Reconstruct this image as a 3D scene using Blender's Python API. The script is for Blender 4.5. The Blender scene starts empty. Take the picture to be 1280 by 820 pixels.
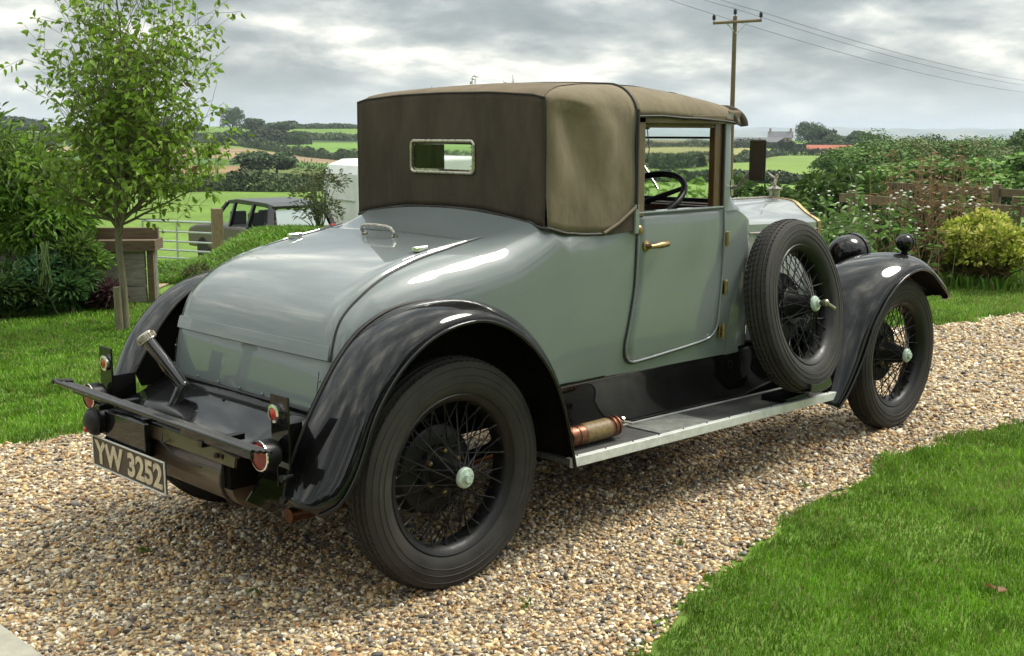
import bpy, bmesh, math, random
import numpy as np
from mathutils import Vector, Matrix
R = math.radians
random.seed(7); rng = np.random.default_rng(7)
sc = bpy.context.scene
col = sc.collection

# ------------------------------------------------------------------ camera
EYE = Vector((-2.629, -3.647, 1.578)); YAW = 0.7870; PITCH = -0.1647; ROLL = 0.0011
cd = bpy.data.cameras.new('camera'); co = bpy.data.objects.new('camera', cd); col.objects.link(co)
fw = Vector((math.cos(PITCH)*math.cos(YAW), math.cos(PITCH)*math.sin(YAW), math.sin(PITCH)))
rt = Vector((math.sin(YAW), -math.cos(YAW), 0)); up = rt.cross(fw)
rt2 = rt*math.cos(ROLL)+up*math.sin(ROLL); up2 = up*math.cos(ROLL)-rt*math.sin(ROLL)
m = Matrix((rt2, up2, -fw)).transposed().to_4x4(); m.translation = EYE
co.matrix_world = m
cd.sensor_width = 36; cd.lens = 1462.74/1280*36; cd.clip_start = .05; cd.clip_end = 40000
sc.camera = co

# ------------------------------------------------------------------ sky and sun
SUN_EL, SUN_AZ = R(54), R(-22)          # azimuth measured from +x towards +y
w = bpy.data.worlds.new('World'); sc.world = w; w.use_nodes = True
nt = w.node_tree; N = nt.nodes; L = nt.links; N.clear()
def nn(t, **k):
    n = N.new(t)
    for a, v in k.items(): setattr(n, a, v)
    return n
def mth(op, a, b=None):
    n = nn('ShaderNodeMath', operation=op)
    for i, v in enumerate((a, b)):
        if v is None: continue
        if isinstance(v, (int, float)): n.inputs[i].default_value = v
        else: L.new(v, n.inputs[i])
    return n.outputs[0]
sky = nn('ShaderNodeTexSky', sky_type='NISHITA', sun_disc=False, sun_elevation=SUN_EL, sun_rotation=math.pi/2-SUN_AZ)
tc = nn('ShaderNodeTexCoord'); sx = nn('ShaderNodeSeparateXYZ'); L.new(tc.outputs['Generated'], sx.inputs[0])
den = mth('ADD', mth('MAXIMUM', sx.outputs[2], 0.0), 0.28)
cb = nn('ShaderNodeCombineXYZ'); L.new(mth('DIVIDE', sx.outputs[0], den), cb.inputs[0]); L.new(mth('DIVIDE', sx.outputs[1], den), cb.inputs[1])
n1 = nn('ShaderNodeTexNoise'); n1.inputs['Scale'].default_value = 2.5; n1.inputs['Detail'].default_value = 10; n1.inputs['Roughness'].default_value = .56
n1.inputs['Distortion'].default_value = .1
L.new(cb.outputs[0], n1.inputs['Vector'])
cr = nn('ShaderNodeValToRGB'); L.new(n1.outputs[0], cr.inputs[0])
e = cr.color_ramp.elements
e[0].position = .34; e[0].color = (0.105, 0.120, 0.119, 1)
e[1].position = .66; e[1].color = (0.655, 0.621, 0.538, 1)
for p_, c_ in ((.44, (0.158, 0.171, 0.167, 1)), (.50, (0.228, 0.240, 0.230, 1)), (.555, (0.316, 0.322, 0.298, 1)), (.61, (0.468, 0.454, 0.403, 1))):
    q = e.new(p_); q.color = c_
hr = nn('ShaderNodeMapRange'); L.new(sx.outputs[2], hr.inputs[0]); hr.inputs[1].default_value = 0.0; hr.inputs[2].default_value = .055
hr.inputs[3].default_value = 0.75; hr.inputs[4].default_value = 0.0
mh = nn('ShaderNodeMixRGB'); L.new(hr.outputs[0], mh.inputs[0]); L.new(cr.outputs[0], mh.inputs[1]); mh.inputs[2].default_value = (0.339, 0.385, 0.392, 1)
gz = nn('ShaderNodeMapRange'); L.new(sx.outputs[2], gz.inputs[0]); gz.inputs[1].default_value = .16; gz.inputs[2].default_value = .85
gz.inputs[3].default_value = 1.0; gz.inputs[4].default_value = 3.1
mg = nn('ShaderNodeVectorMath', operation='SCALE'); L.new(mh.outputs[0], mg.inputs[0]); L.new(gz.outputs[0], mg.inputs['Scale'])
bg1 = nn('ShaderNodeBackground'); L.new(mg.outputs[0], bg1.inputs[0]); bg1.inputs[1].default_value = 1.0
bg2 = nn('ShaderNodeBackground'); L.new(sky.outputs[0], bg2.inputs[0]); bg2.inputs[1].default_value = .06
ad = nn('ShaderNodeMixShader'); ad.inputs[0].default_value = .88
L.new(bg2.outputs[0], ad.inputs[1]); L.new(bg1.outputs[0], ad.inputs[2])
wo = nn('ShaderNodeOutputWorld'); L.new(ad.outputs[0], wo.inputs[0])
sl = bpy.data.lights.new('sun', 'SUN'); sl.energy = 1.5; sl.angle = R(20); sl.color = (1, .95, .86)
so = bpy.data.objects.new('sun', sl); col.objects.link(so)
sd = Vector((math.cos(SUN_EL)*math.cos(SUN_AZ), math.cos(SUN_EL)*math.sin(SUN_AZ), math.sin(SUN_EL)))
so.rotation_euler = sd.to_track_quat('Z', 'Y').to_euler()
sc.view_settings.view_transform = 'Standard'; sc.view_settings.look = 'None'
sc.view_settings.exposure = 1.35; sc.view_settings.gamma = 1; sc.view_settings.use_curve_mapping = False

# ------------------------------------------------------------------ helpers
def link(o, parent=None):
    col.objects.link(o)
    if parent is not None: o.parent = parent
    return o
def tag(o, label=None, cat=None, group=None, kind=None):
    for k, v in (('label', label), ('category', cat), ('group', group), ('kind', kind)):
        if v: o[k] = v
    return o
def empty(name, loc=(0, 0, 0), label=None, cat=None, group=None, parent=None):
    o = bpy.data.objects.new(name, None); link(o, parent); o.location = loc
    o.empty_display_size = .2
    return tag(o, label, cat, group)
def obj(name, V, F, mat, parent=None, smooth=False, solid=0, bevel=0, subd=0, offset=-1, inner=False):
    me = bpy.data.meshes.new(name); me.from_pydata([tuple(v) for v in V], [], [tuple(f) for f in F]); me.update()
    if smooth: me.polygons.foreach_set('use_smooth', [True]*len(me.polygons))
    mats = mat if isinstance(mat, (list, tuple)) else [mat]
    for m_ in mats: me.materials.append(m_)
    o = bpy.data.objects.new(name, me); link(o, parent)
    if subd: md = o.modifiers.new('s', 'SUBSURF'); md.levels = md.render_levels = subd
    if solid: md = o.modifiers.new('t', 'SOLIDIFY'); md.thickness = solid; md.offset = offset
    if solid and inner: me.materials.append(M['under']); md.material_offset = 1; md.material_offset_rim = 0
    if bevel: md = o.modifiers.new('b', 'BEVEL'); md.width = bevel; md.segments = 2; md.limit_method = 'ANGLE'; md.angle_limit = R(40)
    return o
class MB:
    """collects pieces of ONE mesh"""
    def __init__(s): s.V = []; s.F = []
    def add(s, V, F):
        n = len(s.V); s.V += [tuple(v) for v in V]; s.F += [tuple(i+n for i in f) for f in F]; return s
    def box(s, c, d, rot=None, taper=1):
        V = []
        for z in (-1, 1):
            k = taper if z > 0 else 1
            for x, y in ((-1, -1), (1, -1), (1, 1), (-1, 1)):
                v = Vector((x*d[0]/2*k, y*d[1]/2*k, z*d[2]/2))
                if rot is not None: v = rot @ v
                V.append(v+Vector(c))
        return s.add(V, [(3, 2, 1, 0), (4, 5, 6, 7), (0, 1, 5, 4), (1, 2, 6, 5), (2, 3, 7, 6), (3, 0, 4, 7)])
    def tube(s, pts, r, n=8, cap=True, closed=False):
        pts = [Vector(p) for p in pts]; rs = r if isinstance(r, (list, tuple)) else [r]*len(pts)
        V = []; F = []; k = len(pts); prev = None
        for i, p in enumerate(pts):
            if closed: t = pts[(i+1) % k]-pts[i-1]
            else: t = pts[min(i+1, k-1)]-pts[max(i-1, 0)]
            t.normalize()
            if prev is None: a = t.orthogonal().normalized()
            else:
                a = prev-t*prev.dot(t)
                a = a.normalized() if a.length > 1e-6 else t.orthogonal().normalized()
            prev = a; b = t.cross(a)
            for j in range(n):
                an = 2*math.pi*j/n; V.append(p+(a*math.cos(an)+b*math.sin(an))*rs[i])
        for i in range(k if closed else k-1):
            for j in range(n):
                a0 = i*n+j; a1 = i*n+(j+1) % n; b0 = ((i+1) % k)*n+j; b1 = ((i+1) % k)*n+(j+1) % n
                F.append((a0, a1, b1, b0))
        if cap and not closed:
            F.append(tuple(range(n))[::-1]); F.append(tuple((k-1)*n+j for j in range(n)))
        return s.add(V, F)
    def lathe(s, prof, n=48, o=(0, 0, 0), axis='y', closed=False):
        """prof: list of (radius, along axis)"""
        V = []; F = []; k = len(prof); o = Vector(o)
        for i in range(n):
            a = 2*math.pi*i/n; c, q = math.cos(a), math.sin(a)
            for r_, h in prof:
                if axis == 'y': v = Vector((r_*c, h, r_*q))
                elif axis == 'x': v = Vector((h, r_*c, r_*q))
                else: v = Vector((r_*c, r_*q, h))
                V.append(v+o)
        for i in range(n):
            for j in range(k if closed else k-1):
                j2 = (j+1) % k
                F.append((i*k+j, ((i+1) % n)*k+j, ((i+1) % n)*k+j2, i*k+j2))
        return s.add(V, F)
    def grid(s, rows):
        nr, nc = len(rows), len(rows[0]); V = [p for r_ in rows for p in r_]; F = []
        for i in range(nr-1):
            for j in range(nc-1): F.append((i*nc+j, i*nc+j+1, (i+1)*nc+j+1, (i+1)*nc+j))
        return s.add(V, F)
    def ball(s, c, r, n=16, sc_=(1, 1, 1), rot=None):
        V = []; F = []; m_ = n//2
        for i in range(m_+1):
            th = math.pi*i/m_
            for j in range(n):
                ph = 2*math.pi*j/n
                v = Vector((r*sc_[0]*math.sin(th)*math.cos(ph), r*sc_[1]*math.sin(th)*math.sin(ph), r*sc_[2]*math.cos(th)))
                if rot is not None: v = rot @ v
                V.append(v+Vector(c))
        for i in range(m_):
            for j in range(n): F.append((i*n+j, (i+1)*n+j, (i+1)*n+(j+1) % n, i*n+(j+1) % n))
        return s.add(V, F)
    def mir(s):
        return [(x, -y, z) for x, y, z in s.V], [tuple(reversed(f)) for f in s.F]
    def sides(s, name, mat, parent=None, cut=0, **k):
        """two parts: pieces with y below the cut, pieces above it"""
        out = []
        for sg_ in (-1, 1):
            F = [f for f in s.F if (sum(s.V[i][1] for i in f)/len(f)-cut)*sg_ > 0]; used = sorted({i for f in F for i in f}); mp = {a: b for b, a in enumerate(used)}
            m_ = MB(); m_.add([s.V[i] for i in used], [tuple(mp[i] for i in f) for f in F]); out.append(m_.build(name, mat, parent, **k))
        return out
    def each(s, name, mat, parent=None, **k):
        """every loose piece a part of its own"""
        root = list(range(len(s.V)))
        def find(i):
            while root[i] != i: root[i] = root[root[i]]; i = root[i]
            return i
        for f in s.F:
            for i in f[1:]: root[find(i)] = find(f[0])
        gr = {}
        for f in s.F: gr.setdefault(find(f[0]), []).append(f)
        out = []
        for F in gr.values():
            used = sorted({i for f in F for i in f}); mp = {a: b for b, a in enumerate(used)}
            m_ = MB(); m_.add([s.V[i] for i in used], [tuple(mp[i] for i in f) for f in F]); out.append(m_.build(name, mat, parent, **k))
        return out
    def build(s, name, mat, parent=None, smooth=False, mirror=False, **k):
        V, F = s.mir() if mirror else (s.V, s.F)
        o = obj(name, V, F, mat, parent, smooth=bool(smooth), **k)
        if smooth:
            me = o.data; bm = bmesh.new(); bm.from_mesh(me)
            bmesh.ops.remove_doubles(bm, verts=bm.verts, dist=1e-5)
            bmesh.ops.recalc_face_normals(bm, faces=bm.faces)
            ang = R(smooth if smooth is not True else 40)
            for e_ in bm.edges:
                if len(e_.link_faces) == 2 and e_.calc_face_angle(0) > ang: e_.smooth = False
            bm.to_mesh(me); bm.free()
        return o
def both(mb, name, mat, parent, **k):
    return mb.build(name, mat, parent, **k), mb.build(name, mat, parent, mirror=True, **k)
def cr_spline(P, n):
    """Catmull-Rom resample of a list of tuples to n points"""
    P = np.array(P, float); d = np.r_[0, np.cumsum(np.maximum(np.linalg.norm(np.diff(P, axis=0), axis=1), 1e-6))]
    t = np.linspace(0, d[-1], n); T = np.zeros_like(P)
    T[1:-1] = (P[2:]-P[:-2])/(d[2:]-d[:-2])[:, None]; T[0] = (P[1]-P[0])/(d[1]-d[0]); T[-1] = (P[-1]-P[-2])/(d[-1]-d[-2])
    out = []
    for q in t:
        i = min(max(np.searchsorted(d, q, side='right')-1, 0), len(P)-2); h = d[i+1]-d[i]; u = (q-d[i])/h
        out.append((2*u**3-3*u**2+1)*P[i]+(u**3-2*u**2+u)*h*T[i]+(-2*u**3+3*u**2)*P[i+1]+(u**3-u**2)*h*T[i+1])
    return np.array(out)
def interp(x, xs, ys): return float(np.interp(x, xs, ys))

# ------------------------------------------------------------------ materials
def mat(name, base, rough=.5, metal=0, coat=0, var=0, vscale=6, bump=0, bscale=40, col2=None, spec=.5, coat_r=.03,
        attr=None, trans=0, sheen=0, rvar=0, stretch=None, bdet=6, sub=0):
    m_ = bpy.data.materials.new(name); m_.use_nodes = True; t = m_.node_tree; n = t.nodes; l = t.links
    b = n['Principled BSDF']; b.inputs['Base Color'].default_value = (*base, 1); b.inputs['Roughness'].default_value = rough
    b.inputs['Metallic'].default_value = metal; b.inputs['Coat Weight'].default_value = coat; b.inputs['Coat Roughness'].default_value = coat_r
    b.inputs['Specular IOR Level'].default_value = spec; b.inputs['Transmission Weight'].default_value = trans
    if sheen: b.inputs['Sheen Weight'].default_value = sheen
    tcn = n.new('ShaderNodeTexCoord'); src = tcn.outputs['Object']
    if stretch:
        mp = n.new('ShaderNodeMapping'); mp.inputs['Scale'].default_value = stretch; l.new(src, mp.inputs[0]); src = mp.outputs[0]
    last = None
    if attr:
        a = n.new('ShaderNodeAttribute'); a.attribute_name = attr; last = a.outputs['Color']
    if var or col2:
        nz = n.new('ShaderNodeTexNoise'); nz.inputs['Scale'].default_value = vscale; nz.inputs['Detail'].default_value = 7; nz.inputs['Roughness'].default_value = .6
        l.new(src, nz.inputs['Vector'])
        mx = n.new('ShaderNodeMixRGB'); mr = n.new('ShaderNodeMapRange'); mr.inputs[1].default_value = .3; mr.inputs[2].default_value = .7
        l.new(nz.outputs[0], mr.inputs[0]); l.new(mr.outputs[0], mx.inputs[0])
        if attr:
            mx.blend_type = 'MULTIPLY'; mx.inputs[0].default_value = 1
            l.new(last, mx.inputs[1]); mx2 = n.new('ShaderNodeMixRGB'); l.new(mr.outputs[0], mx2.inputs[0])
            mx2.inputs[1].default_value = (1-var, 1-var, 1-var, 1); mx2.inputs[2].default_value = (1+var, 1+var, 1+var, 1)
            for lk in list(mx.inputs[0].links): l.remove(lk)
            l.new(mx2.outputs[0], mx.inputs[2])
        else:
            c2 = col2 or tuple(min(1, c*(1+var)) for c in base); c1 = base if col2 else tuple(c*(1-var) for c in base)
            mx.inputs[1].default_value = (*c1, 1); mx.inputs[2].default_value = (*c2, 1)
        last = mx.outputs[0]
        if rvar:
            m2 = n.new('ShaderNodeMapRange'); l.new(nz.outputs[0], m2.inputs[0]); m2.inputs[1].default_value = .3; m2.inputs[2].default_value = .7
            m2.inputs[3].default_value = max(0, rough-rvar); m2.inputs[4].default_value = rough+rvar; l.new(m2.outputs[0], b.inputs['Roughness'])
    if last is not None: l.new(last, b.inputs['Base Color'])
    if bump:
        bz = n.new('ShaderNodeTexNoise'); bz.inputs['Scale'].default_value = bscale; bz.inputs['Detail'].default_value = bdet; l.new(src, bz.inputs['Vector'])
        bp = n.new('ShaderNodeBump'); bp.inputs['Strength'].default_value = 1; bp.inputs['Distance'].default_value = bump
        l.new(bz.outputs[0], bp.inputs['Height']); l.new(bp.outputs[0], b.inputs['Normal'])
    return m_
def leafmat(name, base, rough=.55, trl=.35):
    """leaf: per-leaf colour attribute x base, some light passing through"""
    m_ = bpy.data.materials.new(name); m_.use_nodes = True; t = m_.node_tree; n = t.nodes; l = t.links
    b = n['Principled BSDF']; b.inputs['Roughness'].default_value = rough; b.inputs['Specular IOR Level'].default_value = .35
    a = n.new('ShaderNodeAttribute'); a.attribute_name = 'col'
    mx = n.new('ShaderNodeMixRGB'); mx.blend_type = 'MULTIPLY'; mx.inputs[0].default_value = 1; mx.inputs[2].default_value = (*base, 1)
    l.new(a.outputs['Color'], mx.inputs[1]); l.new(mx.outputs[0], b.inputs['Base Color'])
    tr = n.new('ShaderNodeBsdfTranslucent'); l.new(mx.outputs[0], tr.inputs[0])
    ms = n.new('ShaderNodeMixShader'); ms.inputs[0].default_value = trl
    l.new(b.outputs[0], ms.inputs[1]); l.new(tr.outputs[0], ms.inputs[2]); l.new(ms.outputs[0], n['Material Output'].inputs[0])
    return m_
M = {}
M['paint'] = mat('grey_green_paint', (.147, .171, .172), .42, coat=1, coat_r=.035, bump=.0003, bscale=14, bdet=2, var=.05, vscale=2.5)
M['black'] = mat('black_paint', (.003, .003, .003), .45, coat=.75, coat_r=.045, spec=.05, bump=.0006, bscale=9, bdet=2, var=.3, vscale=9, rvar=.08)
M['blackm'] = mat('black_iron', (.006, .006, .006), .45, spec=.35, bump=.0008, bscale=60, var=.5, vscale=20, rvar=.15)
M['under'] = mat('dark_underside', (.006, .0055, .005), .85, spec=.08, var=.4)
M['rubber'] = mat('tyre_rubber', (.017, .016, .015), .68, bump=.0008, bscale=70, var=.30, vscale=7, col2=(.040, .037, .032), rvar=.1, spec=.3)
M['tank'] = mat('tank_gravel_tint', (.085, .058, .038), .38, metal=.2, var=.35, vscale=8, coat=.25, rvar=.1)  # brown of the tank; on the cross member it paints in reflected gravel
M['canvas'] = mat('tan_canvas', (.135, .108, .068), .9, var=.22, vscale=7, bump=.006, bscale=16, sheen=.1, spec=.2, stretch=(1, 1, .55), col2=(.205, .168, .108), bdet=12)
M['canvasd'] = mat('dark_canvas', (.040, .032, .024), .9, var=.2, vscale=7, bump=.003, bscale=18, spec=.2, stretch=(1, 1, .35), col2=(.078, .063, .046), bdet=12)
M['canvasr'] = mat('roof_canvas', (.11, .086, .056), .85, var=.2, vscale=6, bump=.001, bscale=260, spec=.25, col2=(.18, .14, .09))
M['piping'] = mat('dark_piping', (.02, .017, .014), .6)
M['chrome'] = mat('chrome', (.75, .75, .73), .16, metal=1, var=.1, vscale=30)
M['nickel'] = mat('worn_nickel', (.42, .39, .33), .3, metal=1, var=.3, vscale=60, rvar=.1)
M['brass'] = mat('aged_brass', (.36, .26, .13), .36, metal=1, var=.35, vscale=60, rvar=.12)
M['alloy'] = mat('aluminium_trim', (.62, .63, .60), .45, metal=.2, var=.15, vscale=25, bump=.0004, bscale=150)
M['mat'] = mat('board_rubber', (.055, .055, .052), .7, var=.35, vscale=14, bump=.001, bscale=120, stretch=(1, 4, 1))
M['matl'] = mat('board_plate', (.20, .21, .19), .55, var=.3, vscale=22, bump=.0008, bscale=150, metal=.3)
M['hub'] = mat('pale_green_hub', (.36, .45, .37), .35, coat=.4, var=.25, vscale=60, rvar=.1)
M['red'] = mat('red_lens', (.45, .012, .008), .12, coat=.6)
M['redd'] = mat('dull_red_lens', (.22, .02, .012), .35, var=.3, vscale=40)
M['wood'] = mat('varnished_wood', (.085, .04, .015), .35, var=.4, vscale=9, stretch=(6, 6, 1), coat=.3)
M['leather'] = mat('dark_leather', (.022, .018, .015), .5, bump=.001, bscale=90, var=.3)
M['copper'] = mat('old_copper', (.16, .065, .035), .38, metal=.7, var=.4, vscale=40, rvar=.12)
M['plate'] = mat('plate_black', (.04, .026, .018), .45, var=.4, vscale=40)
M['cream'] = mat('plate_cream', (.50, .42, .29), .5, var=.25, vscale=60)
M['glass'] = mat('glass', (.9, .95, .93), .03, trans=1)
M['glass'].node_tree.nodes['Principled BSDF'].inputs['IOR'].default_value = 1.25
M['yellow'] = mat('worn_label', (.20, .15, .05), .5, var=.5, vscale=70, col2=(.10, .05, .02))
# ================================================================== the setting
EX, EY = EYE.x, EYE.y
def pol(az, r_): return EX+r_*math.cos(R(az)), EY+r_*math.sin(R(az))
def vnoise(x, y, s, seed=0):
    """smooth value noise on arrays"""
    x = np.asarray(x)/s; y = np.asarray(y)/s; xi = np.floor(x).astype(int); yi = np.floor(y).astype(int); fx_ = x-xi; fy = y-yi
    fx_ = fx_*fx_*(3-2*fx_); fy = fy*fy*(3-2*fy)
    def h(a, b):
        n_ = (a*374761393+b*668265263+seed*1442695041) & 0x7fffffff; n_ = ((n_ ^ (n_ >> 13))*1274126177) & 0x7fffffff; return (n_ ^ (n_ >> 16))/0x7fffffff*1.0 % 1.0
    return (h(xi, yi)*(1-fx_)+h(xi+1, yi)*fx_)*(1-fy)+(h(xi, yi+1)*(1-fx_)+h(xi+1, yi+1)*fx_)*fy
LR = [0, 14, 20, 28, 40, 60, 100, 150, 220, 300, 500, 700, 900, 1000, 1300, 2500, 5000, 9000, 12000, 15000]
LZ = [0, 0, -.62, -1.55, -2.9, -3.3, -3.9, -5.9, -7.6, -8.3, -8, -3.7, 2.8, 7.5, 3, -30, -35, -25, 30, 35]
RR = [0, 14, 20, 30, 60, 100, 150, 200, 300, 480, 700, 850, 1000, 2000, 5000, 9000, 12000, 15000]
RZ = [0, 0, -.25, -.8, -2.4, -3.8, -5.0, -6.1, -6.9, -7.0, -5.6, -2.5, -3.5, -30, -40, -22, 45, 62]
def terr(az, r_):
    az = np.asarray(az, float); r_ = np.asarray(r_, float); k = np.clip((az-40)/9, 0, 1); k = k*k*(3-2*k)
    z = np.interp(r_, LR, LZ)*k+np.interp(r_, RR, RZ)*(1-k)
    out = np.clip((np.abs(az-43)-60)/30, 0, 1); z = z*(1-out)+out*np.where(r_ < 60, 0, np.minimum(0, z))
    z = z+np.where(r_ > 2500, 1, 0)*(vnoise(az*40, r_*.05, 60, 3)-.5)*np.clip((r_-2500)/9000, 0, 1)*75
    z = z+np.where((r_ > 60) & (r_ < 1500), 1, 0)*(vnoise(az, r_*.02, 3.1, 5)-.5)*np.clip(r_/700, 0, 1)*1.6
    # grass bank beyond the lawn
    z = z+np.interp(az, [44, 49, 54.5, 57.5, 59.3, 61], [.2, .48, .46, .40, .16, 0])*np.exp(-((r_-15.6)/1.5)**2)
    return z
def gz_(x, y):
    dx, dy = x-EX, y-EY; return float(terr(math.degrees(math.atan2(dy, dx)), math.hypot(dx, dy)))
def in_poly(x, y, P):
    c = np.zeros(x.shape, bool); n_ = len(P)
    for i in range(n_):
        x0, y0 = P[i]; x1, y1 = P[(i+1) % n_]
        cond = ((y0 > y) != (y1 > y)) & (x < (x1-x0)*(y-y0)/((y1-y0) if y1 != y0 else 1e-9)+x0); c ^= cond
    return c
def colmesh(name, V, F, C, mat_, parent=None, smooth=False):
    """mesh from arrays; F (m,3) or (m,4); C per vertex rgb"""
    me = bpy.data.meshes.new(name); V = np.asarray(V, np.float32); F = np.asarray(F, np.int32); k = F.shape[1]
    me.vertices.add(len(V)); me.vertices.foreach_set('co', V.ravel())
    me.loops.add(F.size); me.loops.foreach_set('vertex_index', F.ravel())
    me.polygons.add(len(F)); me.polygons.foreach_set('loop_start', np.arange(0, F.size, k, dtype=np.int32)); me.polygons.foreach_set('loop_total', np.full(len(F), k, np.int32))
    if smooth: me.polygons.foreach_set('use_smooth', np.ones(len(F), bool))
    a = me.color_attributes.new('col', 'FLOAT_COLOR', 'POINT'); cc = np.ones((len(V), 4), np.float32); cc[:, :3] = C; a.data.foreach_set('color', cc.ravel())
    me.update(calc_edges=True); me.validate(); me.materials.append(mat_)
    o = bpy.data.objects.new(name, me); return link(o, parent)

# field colours by (azimuth, distance) patches: real colours of crops, stubble and pasture
az_ = np.r_[np.arange(-137, 14, 4.0), np.arange(14, 76, .16), np.arange(76, 223.1, 4.0)]
r_l = np.r_[0.3, 1, 2, 4, 6, 8, 10, 12, np.geomspace(13, 15000, 260)]
A, RRr = np.meshgrid(az_, r_l); Z = terr(A, RRr)
X = EX+RRr*np.cos(np.radians(A)); Y = EY+RRr*np.sin(np.radians(A))
na, nr = len(az_), len(r_l)
idx = np.arange(na*nr).reshape(nr, na); F = np.stack([idx[:-1, :-1], idx[:-1, 1:], idx[1:, 1:], idx[1:, :-1]], -1).reshape(-1, 4)[:, ::-1]
C = np.zeros((nr, na, 3)); pasture = np.array([.12, .20, .032])
n_ = vnoise(X, Y, 6, 1)*.5+vnoise(X, Y, 1.3, 2)*.5
C[:] = pasture*(.75+.5*n_[..., None])
FIELDS = [
 # (azimuth, distance) corner lists, colour
 ([(70, 230), (48, 260), (48, 420), (59, 380), (70, 330)], (.10, .13, .03)),
 ([(70, 300), (57.2, 315), (57.0, 370), (70, 420)], (.25, .165, .085)),
 ([(70, 430), (57.5, 372), (53.2, 330), (53.2, 380), (59, 500), (70, 560)], (.06, .12, .02)),
 ([(70, 565), (59.5, 500), (53.0, 385), (52.0, 400), (52, 430), (57.5, 590), (70, 640)], (.26, .19, .11)),
 ([(58.6, 625), (52.8, 440), (44, 460), (44, 690), (56, 690)], (.13, .235, .04)),
 ([(70, 640), (58.6, 640), (56, 700), (44, 700), (44, 800), (70, 800)], (.035, .06, .02)),
 ([(56, 810), (44, 790), (44, 930), (54.5, 900)], (.13, .21, .045)),
 ([(74, 700), (67, 700), (67, 950), (74, 950)], (.13, .21, .045)),
 # right hand side
 ([(44, 215), (29.5, 215), (29.5, 470), (32.2, 480), (34, 360), (44, 330)], (.145, .22, .045)),
 ([(44, 340), (34, 370), (32.2, 490), (33, 640), (44, 620)], (.24, .23, .08)),
 ([(44, 640), (33, 660), (33, 860), (44, 860)], (.16, .13, .05)),
 ([(44, 80), (29, 80), (29, 165), (44, 165)], (.145, .235, .045)),
 ([(32, 180), (28.5, 180), (28.5, 210), (32, 210)], (.145, .235, .045)),
]
for P, c in FIELDS:
    mk = in_poly(A, RRr, P); C[mk] = np.array(c)*(.85+.3*vnoise(X, Y, 25, 7)[mk][:, None])
far = RRr > 1400
fn = vnoise(A*60, RRr*.08, 30, 9); C[far] = np.where(fn[far][:, None] > .62, [.18, .17, .10], np.where(fn[far][:, None] > .4, [.09, .14, .05], [.04, .07, .035]))
gm = mat('ground_grass', (1, 1, 1), .9, attr='col', var=.35, vscale=3.0, spec=.2, bump=.01, bscale=30)
gnd = colmesh('ground', np.stack([X, Y, Z], -1).reshape(-1, 3), F, C.reshape(-1, 3), gm, smooth=True); gnd['kind'] = 'structure'

# ---- gravel drive -----------------------------------------------------------
DL = [(-9, 3.4), (-4, 2.6), (-1.5, 2.32), (0, 2.28), (1.6, 2.16), (3.2, 1.86), (5, 1.32), (6.86, .66), (8, .42), (9.6, .12), (11.5, -.6), (14, -2.4), (16, -4.6)]
DR = [(-9, -3.6), (-4, -2.75), (-2, -2.05), (-.8, -1.70), (.14, -1.44), (.9, -1.26), (1.6, -1.13), (2.4, -1.05), (3.1, -1.04), (3.9, -1.20), (5, -1.62), (6.5, -2.35), (8.5, -3.6), (10, -5.0), (11.5, -7)]
dl = cr_spline(DL, 70); dr_s = cr_spline(DR, 70)
gmat = bpy.data.materials.new('gravel'); gmat.use_nodes = True; t_ = gmat.node_tree; n0 = t_.nodes; l0 = t_.links; pb = n0['Principled BSDF']; pb.inputs['Roughness'].default_value = .75
tcn = n0.new('ShaderNodeTexCoord'); vo = n0.new('ShaderNodeTexVoronoi'); vo.inputs['Scale'].default_value = 75; l0.new(tcn.outputs['Object'], vo.inputs['Vector'])
rp_ = n0.new('ShaderNodeValToRGB'); sep = n0.new('ShaderNodeSeparateColor'); l0.new(vo.outputs['Color'], sep.inputs[0]); l0.new(sep.outputs[0], rp_.inputs[0]); rp_.color_ramp.interpolation = 'CONSTANT'
els = rp_.color_ramp.elements; els[0].color = (.05, .045, .04, 1); els[1].position = .12; els[1].color = (.20, .125, .06, 1)
for p_, c_ in ((.32, (.33, .24, .13)), (.52, (.42, .33, .2)), (.7, (.24, .2, .15)), (.82, (.55, .48, .34)), (.93, (.16, .13, .11))): q_ = els.new(p_); q_.color = (*c_, 1)
l0.new(rp_.outputs[0], pb.inputs['Base Color'])
bp_ = n0.new('ShaderNodeBump'); bp_.inputs['Distance'].default_value = .008; bp_.invert = True; l0.new(vo.outputs['Distance'], bp_.inputs['Height']); l0.new(bp_.outputs[0], pb.inputs['Normal'])
d = MB(); d.grid([[(a[0]*(1-t)+b[0]*t, a[1]*(1-t)+b[1]*t, .004) for t in np.linspace(0, 1, 6)] for a, b in zip(dl, dr_s)])
dv = d.build('gravel_drive', gmat); dv['kind'] = 'structure'
DPOLY = [tuple(q[:2]) for q in dl]+[tuple(q[:2]) for q in dr_s[::-1]]
def drive_mask(x, y, jitter=0):
    if jitter: x = x+(vnoise(x, y, .12, 21)-.5)*jitter+(vnoise(x, y, .5, 22)-.5)*jitter; y = y+(vnoise(x, y, .12, 23)-.5)*jitter+(vnoise(x, y, .5, 24)-.5)*jitter
    return in_poly(x, y, DPOLY)
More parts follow.
